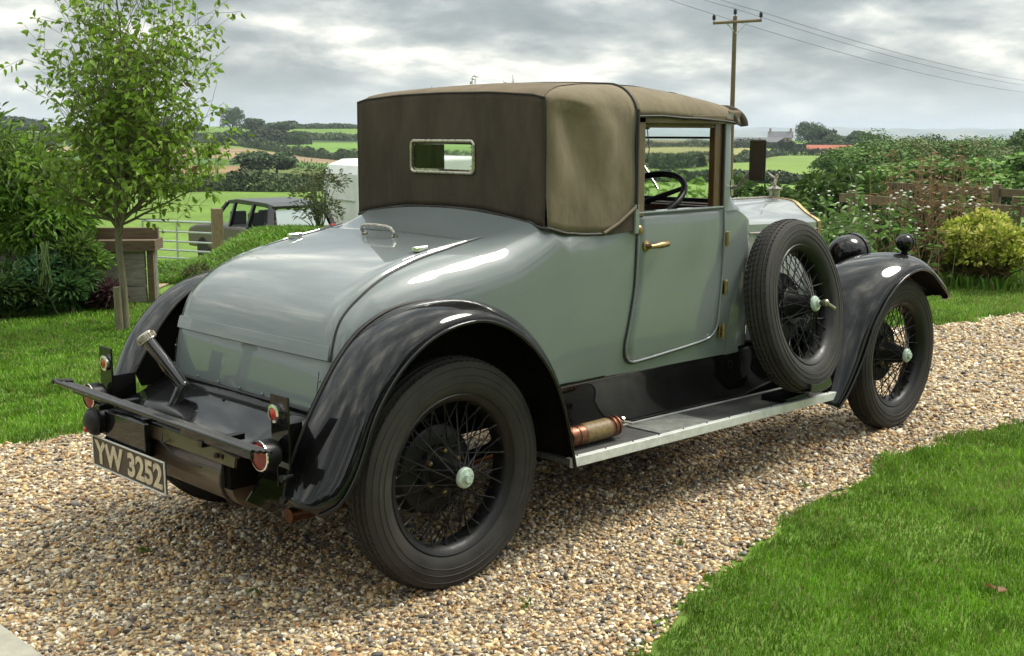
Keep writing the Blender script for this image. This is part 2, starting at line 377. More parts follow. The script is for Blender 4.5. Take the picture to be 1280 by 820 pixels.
# loose stones
def polar_pts(n, a0, a1, r0, r1, p_):
    u = rng.random(n); e_ = 2-p_
    rr_ = (r0**e_+u*(r1**e_-r0**e_))**(1/e_) if abs(e_) > 1e-6 else r0*(r1/r0)**u
    aa = a0+(a1-a0)*rng.random(n); return EX+rr_*np.cos(np.radians(aa)), EY+rr_*np.sin(np.radians(aa)), rr_
phi = (1+5**.5)/2
ICO = np.array([(-1, phi, 0), (1, phi, 0), (-1, -phi, 0), (1, -phi, 0), (0, -1, phi), (0, 1, phi), (0, -1, -phi), (0, 1, -phi), (phi, 0, -1), (phi, 0, 1), (-phi, 0, -1), (-phi, 0, 1)])/1.9
ICF = np.array([(0, 11, 5), (0, 5, 1), (0, 1, 7), (0, 7, 10), (0, 10, 11), (1, 5, 9), (5, 11, 4), (11, 10, 2), (10, 7, 6), (7, 1, 8), (3, 9, 4), (3, 4, 2), (3, 2, 6), (3, 6, 8), (3, 8, 9), (4, 9, 5), (2, 4, 11), (6, 2, 10), (8, 6, 7), (9, 8, 1)])
def rotm(n):
    q = rng.normal(size=(n, 4)); q /= np.linalg.norm(q, axis=1)[:, None]; w_, x, y, z = q.T
    return np.stack([np.stack([1-2*(y*y+z*z), 2*(x*y-z*w_), 2*(x*z+y*w_)], -1), np.stack([2*(x*y+z*w_), 1-2*(x*x+z*z), 2*(y*z-x*w_)], -1), np.stack([2*(x*z-y*w_), 2*(y*z+x*w_), 1-2*(x*x+y*y)], -1)], 1)
PAL = np.array([(.58, .46, .26), (.42, .27, .12), (.23, .13, .06), (.20, .18, .15), (.66, .60, .47), (.055, .05, .05), (.42, .30, .16), (.30, .26, .20), (.13, .10, .08), (.45, .36, .24)])
PW = np.array([.16, .15, .10, .10, .12, .06, .12, .08, .05, .06]); PW = PW/PW.sum()
NS = 175000
x, y, rr_ = polar_pts(NS, 12, 78, 1.5, 14, 1.55); k = drive_mask(x, y, .12); x, y, rr_ = x[k], y[k], rr_[k]; n = len(x)
ctr = np.stack([x, y, .004+rng.random(n)*.006], -1)
size = (.0052+.0062*rng.random(n)**2.2+.007*(rng.random(n) < .03))*(1+np.clip(rr_-4, 0, 8)*.11)
sc3 = np.stack([1+.5*rng.random(n), .85+.3*rng.random(n), .42+.35*rng.random(n)], -1)
base = ICO[None]*(1+.22*rng.normal(size=(n, 12, 1)).clip(-1.5, 1.5))*sc3[:, None, :]*size[:, None, None]
V = np.einsum('nij,nkj->nki', rotm(n)*1.0, base); V[..., 2] *= .8; V += ctr[:, None, :]
C = PAL[rng.choice(len(PAL), n, p=PW)]*(.8+.4*rng.random((n, 1))); C = C*(1.05+.28*vnoise(x, y, .35, 31))[:, None]
F = (ICF[None]+(np.arange(n)*12)[:, None, None]).reshape(-1, 3)
stm = mat('stone', (1, 1, 1), .6, attr='col', var=.22, vscale=140, spec=.4)
g_ = colmesh('gravel_stones', V.reshape(-1, 3), F, np.repeat(C, 12, 0), stm); tag(g_, 'loose flint and shingle stones of the drive', kind='stuff')

# ---- grass ----------------------------------------------------------------------
M['grass'] = leafmat('grass_blade', (1, 1, 1), .5, .3)
def blades(name, x, y, z, h, w_, C, lean=.5, label=None, kind='stuff', parent=None):
    n = len(x); a = rng.random(n)*2*math.pi; dx, dy = np.cos(a), np.sin(a); b = rng.random(n)*2*math.pi; lx, ly = np.cos(b)*lean*h*rng.random(n), np.sin(b)*lean*h*rng.random(n)
    V = np.zeros((n, 5, 3)); 
    V[:, 0] = np.stack([x-dx*w_/2, y-dy*w_/2, z], -1); V[:, 1] = np.stack([x+dx*w_/2, y+dy*w_/2, z], -1)
    V[:, 2] = np.stack([x+dx*w_*.38+lx*.35, y+dy*w_*.38+ly*.35, z+h*.6], -1); V[:, 3] = np.stack([x-dx*w_*.38+lx*.35, y-dy*w_*.38+ly*.35, z+h*.6], -1)
    V[:, 4] = np.stack([x+lx, y+ly, z+h*(.95-.2*lean)], -1)
    T = np.array([(0, 1, 2), (0, 2, 3), (3, 2, 4)]); F = (T[None]+(np.arange(n)*5)[:, None, None]).reshape(-1, 3)
    o = colmesh(name, V.reshape(-1, 3), F, np.repeat(C, 5, 0), M['grass'], parent); 
    if kind: o['kind'] = kind
    if label: o['label'] = label
    return o
x, y, rr_ = polar_pts(680000, 13, 75, 1.7, 15.5, 1.35)
k = ~drive_mask(x, y, .16)
az = np.degrees(np.arctan2(y-EY, x-EX)); k &= ~((rr_ > 12) & (az > 61))
x, y, rr_, az = x[k], y[k], rr_[k], az[k]
big = vnoise(x, y, .55, 41); sm_ = vnoise(x, y, .13, 42)
h = (.016+.022*rng.random(len(x)))*(.6+.8*big)*(1+np.clip(rr_-3, 0, 8)*.05)
edge = drive_mask(x, y+.10)|drive_mask(x, y-.10); h = np.where(edge, h*1.25, h)
w_ = (.0018+.0018*rng.random(len(x)))*(1+np.clip(rr_-2.5, 0, 10)*.30)
C = np.array([.125, .265, .016])[None]*(.6+.75*rng.random((len(x), 1)))*(.6+.8*sm_[:, None])*(.75+.5*big[:, None])
yel = (np.clip(vnoise(x, y, .9, 44)*1.7-.5+.5*(sm_-.5), 0, 1)*.8*rng.random(len(x)))[:, None]; C = C*(1-yel)+np.array([.28, .34, .09])*yel*(.7+.5*rng.random((len(x), 1)))
dk_ = rng.random(len(x)) < .05*(.3+1.4*vnoise(x, y, .4, 46)); C[dk_] = np.array([.27, .22, .10])
z = terr(az, rr_)
blades('lawn_grass', x, y, z, h, w_, C, .7, 'short mown green lawn grass on both sides of the drive')
# long grass on the bank
x, y, rr_ = polar_pts(90000, 46, 62, 12.8, 17.5, 1); az = np.degrees(np.arctan2(y-EY, x-EX))
h = (.06+.10*rng.random(len(x)))*(.6+.8*vnoise(x, y, .5, 51)); C = np.array([.115, .24, .02])[None]*(.55+.9*rng.random((len(x), 1)))*(.6+.8*vnoise(x, y, .6, 52)[:, None]); dk_ = rng.random(len(x)) < .10; C[dk_] = [.19, .15, .07]
blades('bank_grass', x, y, terr(az, rr_), h, .012+.01*rng.random(len(x)), C, .9, 'longer rough grass growing on the bank behind the lawn')
# rough meadow right of the car beyond the lawn
x, y, rr_ = polar_pts(90000, 14, 47, 12.6, 30, 1.1); az = np.degrees(np.arctan2(y-EY, x-EX))
h = (.08+.16*rng.random(len(x)))*(.5+1.0*vnoise(x, y, .8, 53)); C = np.array([.12, .25, .025])[None]*(.5+.9*rng.random((len(x), 1)))*(.6+.8*vnoise(x, y, 1.1, 54)[:, None])
dk_ = rng.random(len(x)) < .12; C[dk_] = [.20, .16, .075]
blades('rough_grass', x, y, terr(az, rr_), h, .014+.014*rng.random(len(x)), C, .8, 'rough unmown grass beyond the lawn on the right')
# little tufts in the gravel
k = 0
for tx, ty, tn in ((-.62, .35, 60), (.05, -1.02, 40), (.9, -1.02, 30), (1.9, -.98, 60), (2.6, -.98, 50), (-.55, -.3, 25)):
    xx = tx+rng.normal(size=tn)*.014; yy = ty+rng.normal(size=tn)*.014; CC = np.array([.08, .17, .02])[None]*(.6+.8*rng.random((tn, 1)))
    o = blades('weed_tuft', xx, yy, np.full(tn, .004), .015+.02*rng.random(tn), np.full(tn, .004), CC, 1.0, kind=None)
    tag(o, ['small green weed tuft in the gravel nearest the number plate', 'small green weed tuft in the gravel in front of the rear wheel', 'small weed tuft in the gravel below the fire extinguisher', 'larger weed tuft at the lawn edge below the door', 'weed tuft at the lawn edge below the spare wheel', 'tiny weed sprig in the gravel under the rear bar'][k], 'weed', 'weed tufts in the gravel'); k += 1
# concrete kerb corner, bottom left
q = MB(); q.box((-1.80, -.15, .02), (.99, 3.0, .06)); o = q.build('paving_slab', mat('concrete', (.30, .285, .23), .85, var=.25, vscale=9, bump=.002, bscale=80), bevel=.008); o['kind'] = 'structure'

# ---- foliage helpers ----------------------------------------------------------------
M['leaf'] = leafmat('leaf', (1, 1, 1), .45, .35); M['leaff'] = leafmat('far_leaf', (1, 1, 1), .7, .15)
M['bark'] = mat('bark', (.10, .08, .055), .85, var=.45, vscale=25, bump=.006, bscale=60, stretch=(1, 1, .3)); M['barkp'] = mat('pale_bark', (.19, .16, .10), .8, var=.4, vscale=30, bump=.003, bscale=90, stretch=(1, 1, .3), col2=(.10, .10, .06))
M['stem'] = mat('green_stem', (.13, .16, .06), .7, var=.3, vscale=20)
def leaves(name, P, D, L_, W_, C, mat_, parent=None, droop=.3, fold=.25):
    """one folded diamond leaf per point P, pointing along D"""
    n = len(P); D = D/np.linalg.norm(D, axis=1)[:, None]; D[:, 2] -= droop*rng.random(n); D /= np.linalg.norm(D, axis=1)[:, None]
    up_ = np.tile([0, 0, 1.], (n, 1))+.9*rng.normal(size=(n, 3)); S = np.cross(D, up_); S /= np.linalg.norm(S, axis=1)[:, None]+1e-9; Nn = np.cross(S, D)
    L_ = np.broadcast_to(L_, n)[:, None]; W_ = np.broadcast_to(W_, n)[:, None]
    V = np.zeros((n, 6, 3)); V[:, 0] = P; V[:, 1] = P+D*L_*.35-S*W_*.5+Nn*W_*fold; V[:, 2] = P+D*L_*.72-S*W_*.34+Nn*W_*fold*.4; V[:, 3] = P+D*L_-Nn*L_*.18; V[:, 4] = P+D*L_*.72+S*W_*.34+Nn*W_*fold*.4; V[:, 5] = P+D*L_*.35+S*W_*.5+Nn*W_*fold
    T = np.array([(0, 1, 2), (0, 2, 3), (0, 3, 4), (0, 4, 5)]); F = (T[None]+(np.arange(n)*6)[:, None, None]).reshape(-1, 3)
    return colmesh(name, V.reshape(-1, 3), F, np.repeat(C, 6, 0), mat_, parent)
def cards(name, P, Nn, s_, C, mat_, parent=None):
    n = len(P); Nn = Nn+.55*rng.normal(size=(n, 3)); Nn /= np.linalg.norm(Nn, axis=1)[:, None]; A_ = np.cross(Nn, rng.normal(size=(n, 3))); A_ /= np.linalg.norm(A_, axis=1)[:, None]; B_ = np.cross(Nn, A_)
    s_ = np.broadcast_to(s_, n)[:, None]*(.6+.8*rng.random((n, 1))); V = np.zeros((n, 4, 3)); V[:, 0] = P-A_*s_; V[:, 1] = P-B_*s_*.55; V[:, 2] = P+A_*s_; V[:, 3] = P+B_*s_*.55+Nn*s_*.3
    F = np.arange(n*4).reshape(n, 4); return colmesh(name, V.reshape(-1, 3), F, np.repeat(C, 4, 0), mat_, parent)
def lobes(n, rx, ry, rz, nl, lr, fill=.0, seed=0):
    """points through a lumpy crown; returns positions, outward directions and lump id"""
    g = np.random.default_rng(seed); c = g.normal(size=(nl, 3)); c /= np.linalg.norm(c, axis=1)[:, None]; c *= (.45+.5*g.random((nl, 1)))*np.array([rx, ry, rz])*(1-lr*.55); rl = lr*(.7+.6*g.random(nl))*min(rx, rz)
    i = g.integers(0, nl, n); d_ = g.normal(size=(n, 3)); d_ /= np.linalg.norm(d_, axis=1)[:, None]; d_[:, 2] = np.where(d_[:, 2] < -.3, -d_[:, 2]*.6, d_[:, 2])
    P = c[i]+d_*(rl[i]*(.72+.36*g.random(n)))[:, None]; return P, d_, i
PROTO = {}
def tree(name, x, y, z, H, Wd, label, cat='tree', group=None, colr=(.05, .085, .022), kind=0, n=2600, sz=.2, trunk=.22):
    """trunk with limbs and a lumpy crown; six crown meshes are reused at different sizes"""
    t = empty(name, (x, y, z), label, cat, group); key = (kind, n, sz, colr)
    if key not in PROTO:
        P, D, i = lobes(n, .5, .5, .40, 26, .42, seed=kind*7+1); P[:, 2] += .60
        g = np.random.default_rng(kind); lc = .7+.6*g.random(26)
        C_ = np.array(colr)[None]*(lc[i]*(.65+.7*g.random(n)))[:, None]; o = cards('crown', P, D, sz/ max(H, 1), C_, M['leaff'], t); PROTO[key] = (o.data, None)
        m_ = MB(); m_.tube([(0, 0, -.05), (.01, 0, .2), (0, .01, .5), (.01, 0, .8)], [.035, .028, .018, .004], 8)
        for k_ in range(7):
            a_ = k_*2.4; h0 = .22+.07*k_; m_.tube([(0, 0, h0), (.16*math.cos(a_), .16*math.sin(a_), h0+.13), (.30*math.cos(a_), .30*math.sin(a_), h0+.22)], [.015, .009, .003], 6)
        PROTO[key] = (o.data, m_.build('trunk', M['bark'], t, smooth=60).data)
        ch_ = [c for c in t.children]
    else:
        for nm, dt in (('crown', PROTO[key][0]), ('trunk', PROTO[key][1])): o = bpy.data.objects.new(nm, dt); link(o, t)
    t.scale = (Wd, Wd, H); t.rotation_euler.z = random.random()*6.28
    return t
def hedge(P, h, w_, label, colr=(.035, .06, .02), n=2500, sz=.5, name='hedgerow', cat='hedge', group='hedgerows between the fields'):
    """P: list of (azimuth, distance)"""
    pts = np.array([(*pol(a, r_), float(terr(a, r_))) for a, r_ in cr_spline(P, 24)]); seg = np.linalg.norm(np.diff(pts[:, :2], axis=0), axis=1); cum = np.r_[0, np.cumsum(seg)]
    q = rng.random(n)*cum[-1]; X_ = np.stack([np.interp(q, cum, pts[:, j]) for j in range(3)], -1)
    th = rng.random(n)*math.pi; hh = h*(.65+.7*vnoise(q, q*0, h*2.2, int(h*10)+3)); off = np.stack([np.cos(th)*w_/2*(.8+.3*rng.random(n)), np.sin(th)*hh], -1)
    dirx = np.gradient(pts[:, 0])[0], np.gradient(pts[:, 1])[0]; t_ = np.array(dirx)/np.hypot(*dirx); nx = np.array([-t_[1], t_[0]])
    off1 = np.sin(th)*.35*hh*rng.random(n); P_ = X_+np.stack([nx[0]*off[:, 0], nx[1]*off[:, 0], off[:, 1]-off1+.0], -1); D = np.stack([nx[0]*np.cos(th), nx[1]*np.cos(th), np.sin(th)+.2], -1)
    C_ = np.array(colr)[None]*(.6+.8*rng.random((n, 1)))*(.7+.6*vnoise(q, q*0, h*1.5, 5)[:, None]); o = cards(name, P_, D, sz, C_, M['leaff']); return tag(o, label, cat, group)
# ================================================================== the car
car = empty('vintage_car', (0, 0, 0), 'grey green 1920s coupe with tan canvas hood and black wings standing on the gravel drive', 'car')

# ---- tail and cabin shell ------------------------------------------------
PROF = [(-.388, .60), (-.388, .65), (-.374, .76), (-.352, .87), (-.318, .955), (-.270, 1.008), (-.202, 1.056), (-.13, 1.090), (-.053, 1.116),
        (.10, 1.150), (.28, 1.178), (.42, 1.207), (.51, 1.236), (.565, 1.258), (.603, 1.278)]
NP = 60
prof = cr_spline(PROF, NP)
def prof_norm(i):
    a = prof[max(i-1, 0)]; b = prof[min(i+1, NP-1)]; t = (b-a)/np.linalg.norm(b-a); return np.array([-t[1], t[0]])
def wid(x): return interp(x, [-.4, -.2, .2, .6, 1.08, 1.7], [.535, .565, .59, .605, .622, .622])
def rad(i):
    s = i/(NP-1); return interp(s, [0, .15, .35, .6, .85, 1], [.055, .065, .12, .165, .16, .115])
def tail_pt(i, u, lift=0.0):
    """u in [-1,1] across: -1 = right side shoulder bottom, 0 = centre"""
    n = prof_norm(i); r = rad(i); rh = r*1.1; x, z = prof[i]; W = wid(x)
    crown = interp(i/(NP-1), [0, .78, 1], [.012, .015, .050])
    a = abs(u); flat = .72
    if a <= flat:
        y = (W-rh)*a/flat; d = crown*(y/W)**2
    else:
        ph = (a-flat)/(1-flat)*math.pi/2; y = W-rh+rh*math.sin(ph); d = r*(1-math.cos(ph))+crown*((W-rh)/W)**2
    p = np.array([x, z])-n*(d-lift)
    return (p[0], math.copysign(y, u) if u else 0, p[1])
US = [-1, -.965, -.93, -.895, -.86, -.825, -.79, -.755, -.72, -.6, -.45, -.3, -.15]
US = US+[0]+[-u for u in US[::-1]]
b = MB()
b.grid([[tail_pt(i, u) for u in US] for i in range(NP)])
ZB = lambda x: interp(x, [-.4, .68, 1.93, 2.3], [.60, .605, .578, .575])
for s in (-1, 1):
    rows = []
    for i in range(NP):
        p0 = tail_pt(i, s*1.0); sfrac = i/(NP-1)
        bx = interp(sfrac, [0, .25, 1], [-.38, -.30, .603]); bz = ZB(bx)
        rows.append([(p0[0]+(bx-p0[0])*t, p0[1]-s*.012*t*t, p0[2]+(bz-p0[2])*t) for t in (0, .15, .35, .6, .8, 1)])
    b.grid(rows)
# cabin sides up to the belt
def side_y(x, z):
    W = wid(x); zc = interp(x, [.603, .8, 1.08], [1.148, 1.10, 1.06]); rv = interp(x, [.603, .8, 1.08], [.13, .16, .25]); rh = interp(x, [.603, .8, 1.08, 1.7], [.126, .07, .02, .02])
    y = W-rh+rh*math.sqrt(max(0, 1-max(0, (z-zc)/rv)**2)) if z > zc else W
    y -= .02*max(0, (.85-z)/.25)**2
    return y
def belt(x): return interp(x, [.603, .64, .70, .80, .905, 1.08, 1.09, 1.12, 1.70, 1.78], [1.222, 1.212, 1.196, 1.186, 1.182, 1.19, 1.215, 1.252, 1.252, 1.262])
XS = list(np.linspace(.72, 1.08, 9))+list(np.linspace(1.09, 1.78, 14))
for s in (-1, 1):
    ue = [u for u in US if u <= -.755]                      # shoulder points, bottom first
    P0 = [tail_pt(NP-1, u) for u in ue][::-1]                # from the shoulder top down
    pe = tail_pt(NP-1, -1.0)
    P0 += [(pe[0]+(.603-pe[0])*t, pe[1]+.012*t*t, pe[2]+(ZB(.603)-pe[2])*t) for t in (.15, .35, .6, .8, 1)]
    P0 = P0[::-1]; P0 = [(x, s*abs(y), z) for x, y, z in P0]
    zlo_, zhi_ = P0[0][2], P0[-1][2]; TK = [(p_[2]-zlo_)/(zhi_-zlo_) for p_ in P0]
    rows = [P0+[(P0[-1][0], P0[-1][1]*.985, P0[-1][2]), (P0[-1][0], P0[-1][1]*.95, P0[-1][2]-.01), (P0[-1][0], P0[-1][1]*.93, .66)]]
    for x in XS:
        zt = belt(x); zb = ZB(x)
        rows.append([(x, s*side_y(x, zb+(zt-zb)*t), zb+(zt-zb)*t) for t in TK]
                    + [(x, s*(side_y(x, zt)-.012), zt+.002), (x, s*(side_y(x, zt)-.04), zt-.004), (x, s*(side_y(x, zt)-.045), zb+.05)])
    b.grid(rows)
# scuttle: from the door front to the bonnet; section points from sill up to the crease and over the top
def scuttle(f):
    """f 0..1 from x=1.78 to x=2.20"""
    g = f*f*(3-2*f); g2 = math.sin(f*math.pi/2)
    x = 1.78+.42*f
    W = .622+(.43-.622)*g; Wb = .602+(.47-.602)*g
    zc = 1.262+(1.150-1.262)*min(1, g2*1.12); zt = 1.27+(1.232-1.27)*g
    pts = []
    for t in np.linspace(0, 1, 14):
        z = .577+(zc-.577)*t; y = side_y(1.7, z)*(1-g)+(Wb+(W-Wb)*min(1, t*1.3))*g
        pts.append((x, -y, z))
    for t in (.12, .3, .5, .75, 1):
        y = W*(1-t); z = zc+(zt-zc)*math.sin(t*math.pi/2)**.9
        pts.append((x, -y, z))
    return pts+[(px, -py, pz) for px, py, pz in pts[-2::-1]]
b.grid([scuttle(f) for f in np.linspace(0, 1, 14)])
body = b.build('body', M['paint'], car, smooth=60)
# floor of the body
fl = MB(); fl.box((.85, 0, .588), (2.5, 1.1, .02)); fl.box((1.76, 0, .92), (.02, 1.1, .64)); fl.box((.60, 0, .9), (.02, 1.1, .6)); fl.build('floor_pan', M['under'], car)

# ---- boot lid -------------------------------------------------------------
def idx_near(x, z): return int(np.argmin((prof[:, 0]-x)**2+(prof[:, 1]-z)**2))
i0 = idx_near(-.36, .828); i1 = idx_near(.345, 1.19)
def lidu(i):      # lid half-width in u
    s = (i-i0)/(i1-i0); return interp(s, [0, .3, .6, 1], [.80, .80, .775, .74])
lid = MB(); rows = []
for i in range(i0, i1+1): rows.append([tail_pt(i, lidu(i)*k, .0045) for k in np.linspace(-1, 1, 25)])
top = [tail_pt(i, lidu(i)*k, .0045) for i in range(i0, i1+1) for k in (0,)]
lid.grid(rows)
edge = [rows[0], rows[-1][::-1]]
per = [r_[0] for r_ in rows]+rows[-1]+[r_[-1] for r_ in rows[::-1]]+rows[0][::-1]
lo = lid.build('boot_lid', M['paint'], car, smooth=40, solid=.004)
gv = MB(); gp = []
for i in range(i1, i0-1, -1): gp.append(tail_pt(i, -lidu(i)*1.006, .0012))
gp += [tail_pt(i0, lidu(i0)*k, .0012) for k in np.linspace(-1, 1, 20)]
for i in range(i0, i1+1): gp.append(tail_pt(i, lidu(i)*1.006, .0012))
gv.tube(gp, .0032, 6); gv.build('lid_gap', M['piping'], lo)
st = MB()
ia = idx_near(-.350, .862)
st.grid([[tail_pt(i, lidu(i0)*k*.995, .0085) for k in np.linspace(-1, 1, 9)] for i in (i0, (i0+ia)//2, ia)])
st.build('lid_moulding', M['paint'], lo, solid=.003)
ln_ = MB(); ln_.tube([tail_pt(ia, lidu(i0)*k*.99, .0075) for k in np.linspace(-1, 1, 12)], .0022, 6); ln_.build('moulding_edge', M['paint'], lo, smooth=60)
sm = MB(); sm.tube([tail_pt(i1, lidu(i1)*k, .003) for k in np.linspace(-1, 1, 9)], .003, 6); 
# raised moulding that carries on from the lid edge over the shoulder
rl = MB()
for s in (-1, 1):
    rl.tube([tail_pt(min(NP-1, i), s*(lidu(i1)*1.005-.004*max(0, i-i1)**1.35*.35), .004) for i in range(i1-14, i1+4)], [.002+.0045*math.sin(math.pi*k/17) for k in range(18)], 6)
rl.sides('beading', M['paint'], body, smooth=40)
hd = MB(); hx = idx_near(.14, 1.15)
ip = idx_near(.19, 1.16)
a = tail_pt(ip, 0, .004)
A0 = Vector((.265, .095, 1.182)); A1 = Vector((.265, -.095, 1.182))
hd.tube([A0, A0+Vector((-.01, .006, .016)), A0+Vector((-.014, -.004, .032)), A0+Vector((-.016, -.03, .038)), A0*.5+A1*.5+Vector((-.016, 0, .040)), A1+Vector((-.016, .03, .038)), A1+Vector((-.014, .004, .032)), A1+Vector((-.01, -.006, .016)), A1], .0062, 8)
hd.ball(A0, .014, 10, (1, 1, .5)); hd.ball(A1, .014, 10, (1, 1, .5))
hd.build('boot_handle', M['nickel'], lo, smooth=40)
for s in (-1, 1):
    h = MB(); p = Vector(tail_pt(idx_near(.145, 1.155), s*.705, .012)); h.box(p, (.055, .030, .016)); h.tube([p+Vector((-.03, 0, .004)), p+Vector((.035, 0, .006))], .008, 8)
    h.build('lid_stop', M['chrome'], lo, bevel=.003)
rv = MB()
for k in range(7): rv.ball((-.392+.0015*0, -.44+.88*k/6, .665), .005, 8)
for k in (-1, 1): rv.ball((-.377, k*.475, .76), .005, 8); rv.ball((-.386, k*.475, .69), .005, 8)
rv.each('rivet', M['paint'], body, smooth=60)
pn = MB()
for k in (-1, 1): pn.tube([(-.3895, k*.47, .655), (-.3895, k*.47, .69), (-.384, k*.47, .73), (-.3745, k*.47, .79)], .0014, 5)
pn.each('panel_joint', M['piping'], body)

# ---- door (right and left) -------------------------------------------------
DX0, DX1 = 1.092, 1.712
def door_outline():
    P = [(DX0+.018, 1.250)]
    P += [(DX0+.018, 1.15), (DX0+.004, .95), (DX0-.035, .76), (DX0-.042, .715), (DX0-.034, .672), (DX0-.012, .648), (DX0+.03, .640)]
    P += [(DX0+.25, .652), (DX0+.42, .664), (DX1-.09, .676), (DX1-.055, .690), (DX1-.030, .72), (DX1-.022, .80), (DX1-.004, 1.0), (DX1+.002, 1.16), (DX1+.002, 1.250)]
    return P
for s in (-1, 1):
    P = door_outline(); left = cr_spline(P[:8], 30); right = cr_spline(P[9:][::-1]+[P[8]], 30)
    rows = []
    zt = 1.250
    zs = [.640+(1.250-.640)*t for t in np.linspace(0, 1, 28)]
    full = np.array(list(cr_spline(P, 90)))
    # boundaries: for each z, min / max x
    lx = np.interp(zs, left[::-1, 1], left[::-1, 0]); rs_ = cr_spline(P[8:][::-1], 60)
    rx = [float(np.interp(z, rs_[::-1, 1], rs_[::-1, 0])) if z > .652 else DX0+.25 for z in zs]
    d = MB()
    for z, a_, b_ in zip(zs, lx, rx):
        rows.append([(a_+(b_-a_)*t, s*(side_y(a_+(b_-a_)*t, z)+.006), z) for t in np.linspace(0, 1, 12)])
    d.grid(rows)
    dr = d.build('door', M['paint'], car, smooth=40, solid=.005)
    bd = MB(); bd.tube([(x, s*(side_y(x, z)+.007), z) for x, z in cr_spline([q for q in P], 70)], .0055, 8)
    bd.build('door_beading', M['paint'], dr, smooth=60)
    gp_ = MB(); cx, cz = 1.4, .98
    gp_.tube([(cx+(x-cx)*1.022, s*(side_y(x, z)+.002), cz+(z-cz)*1.022) for x, z in cr_spline(P[1:-1], 70)], .0035, 6)
    gp_.build('door_gap', M['piping'], dr)
    hn = MB(); hy = s*(side_y(1.14, 1.10)+.006)
    hn.lathe([(.001, 0), (.022, 0), (.022, .008), (.012, .012), (.011, .035), (.001, .035)], 16, (1.155, hy, 1.122), 'y')
    if s < 0: hn.V = [(x, hy-(y-hy), z) for x, y, z in hn.V]
    hn.tube([(1.145, hy+s*.036, 1.122), (1.17, hy+s*.037, 1.122), (1.215, hy+s*.036, 1.124), (1.262, hy+s*.035, 1.126), (1.275, hy+s*.035, 1.126)], [.009, .010, .014, .012, .004], 10)
    hn.build('door_handle', M['brass'], dr, smooth=50)
    for hz, hw in ((1.115, .016), (.90, .016), (.70, .034)):
        g = MB(); yy = s*(side_y(1.72, hz)+.010); g.box((1.722 if hw < .03 else 1.712, yy, hz), (hw, .014, .062 if hw < .03 else .05)); g.tube([(1.722, yy+s*.008, hz-.034), (1.722, yy+s*.008, hz+.034)], .0075, 8)
        g.build('door_hinge', M['brass'], dr, bevel=.002)
    bt = MB(); bt.lathe([(.001, .012), (.012, .012), (.02, .004), (.02, 0)], 14, (1.115, s*(side_y(1.1, 1.2)+.008), 1.19), 'y')
    if s < 0: y0 = s*(side_y(1.1, 1.2)+.008); bt.V = [(x, y0-(y-y0), z) for x, y, z in bt.V]
    bt.build('door_stud', M['brass'], dr, smooth=50)
    sp_ = MB(); sp_.box((1.088, s*.628, 1.235), (.026, .02, .12)); sp_.box((1.405, s*.606, 1.258), (.60, .045, .010)); sp_.build('sill_cap', M['paint'], dr, bevel=.004)

# ---- windscreen posts, window frames ----------------------------------------
for s in (-1, 1):
    p = MB(); rows = []
    for t in np.linspace(0, 1, 16):
        z = 1.24+t*.425; fl_ = .075*max(0, 1-t*6)**2+.06*max(0, (t-.86)/.14)**2
        x0, x1 = 1.715, 1.782+fl_; y0 = .622-.012*t; 
        rows.append([(x0, s*y0, z), ((x0+x1)/2, s*(y0+.004), z), (x1-.012, s*(y0-.004), z), (x1, s*(y0-.02), z), (x1, s*(y0-.05), z), (x0, s*(y0-.05), z), (x0, s*y0, z)])
    p.grid(rows); p.build('windscreen_post', M['paint'], car, smooth=50)
    f_ = MB(); f_.box((1.675, s*.595, 1.44), (.055, .03, .38)); f_.build('window_frame', M['wood'], car, bevel=.003)
    f2 = MB(); f2.box((1.709, s*.606, 1.445), (.010, .03, .41)); f2.build('window_channel', M['piping'], car)
    c = MB(); c.box((1.118, s*.612, 1.45), (.055, .03, .41)); c.box((1.40, s*.612, 1.638), (.60, .03, .035)); c.box((1.40, s*.600, 1.612), (.58, .012, .02)); c.build('window_surround', M['canvasr'], car, bevel=.003)
    c = MB(); c.box((1.088, s*.628, 1.475), (.010, .022, .40)); c.build('hood_stick', M['piping'], car, bevel=.002)
# header, windscreen, scuttle top inside
h = MB(); h.box((1.80, 0, 1.655), (.10, 1.22, .05)); h.box((1.42, .585, 1.628), (.62, .04, .05)); h.build('windscreen_header', M['canvasr'], car, bevel=.01)
fr = MB()
for z in (1.275, 1.625): fr.box((1.80, 0, z), (.022, 1.12, .022))
for y in (-.55, .55): fr.box((1.80, y, 1.45), (.022, .022, .35))
fr.box((1.80, 0, 1.56), (.014, 1.10, .010))
wsf = fr.build('windscreen_frame', M['blackm'], car, bevel=.003)
g = MB(); g.box((1.80, 0, 1.45), (.005, 1.09, .335)); g.build('windscreen_glass', M['glass'], wsf)
wp = MB(); wp.tube([(1.79, -.12, 1.60), (1.788, -.135, 1.50), (1.788, -.12, 1.44)], .003, 6); wp.tube([(1.79, -.02, 1.53), (1.79, -.19, 1.32)], .006, 6); wp.ball((1.79, -.12, 1.61), .015, 8)
wp.build('wiper', M['nickel'], wsf)
mi = MB(); mi.box((1.775, -.02, 1.565), (.015, .10, .05)); mi.build('interior_mirror', M['blackm'], wsf, bevel=.005)
d = MB(); d.box((1.72, 0, 1.20), (.05, 1.12, .12)); d.box((1.77, 0, 1.262), (.10, 1.14, .012)); d.build('dashboard', M['wood'], car, bevel=.008)
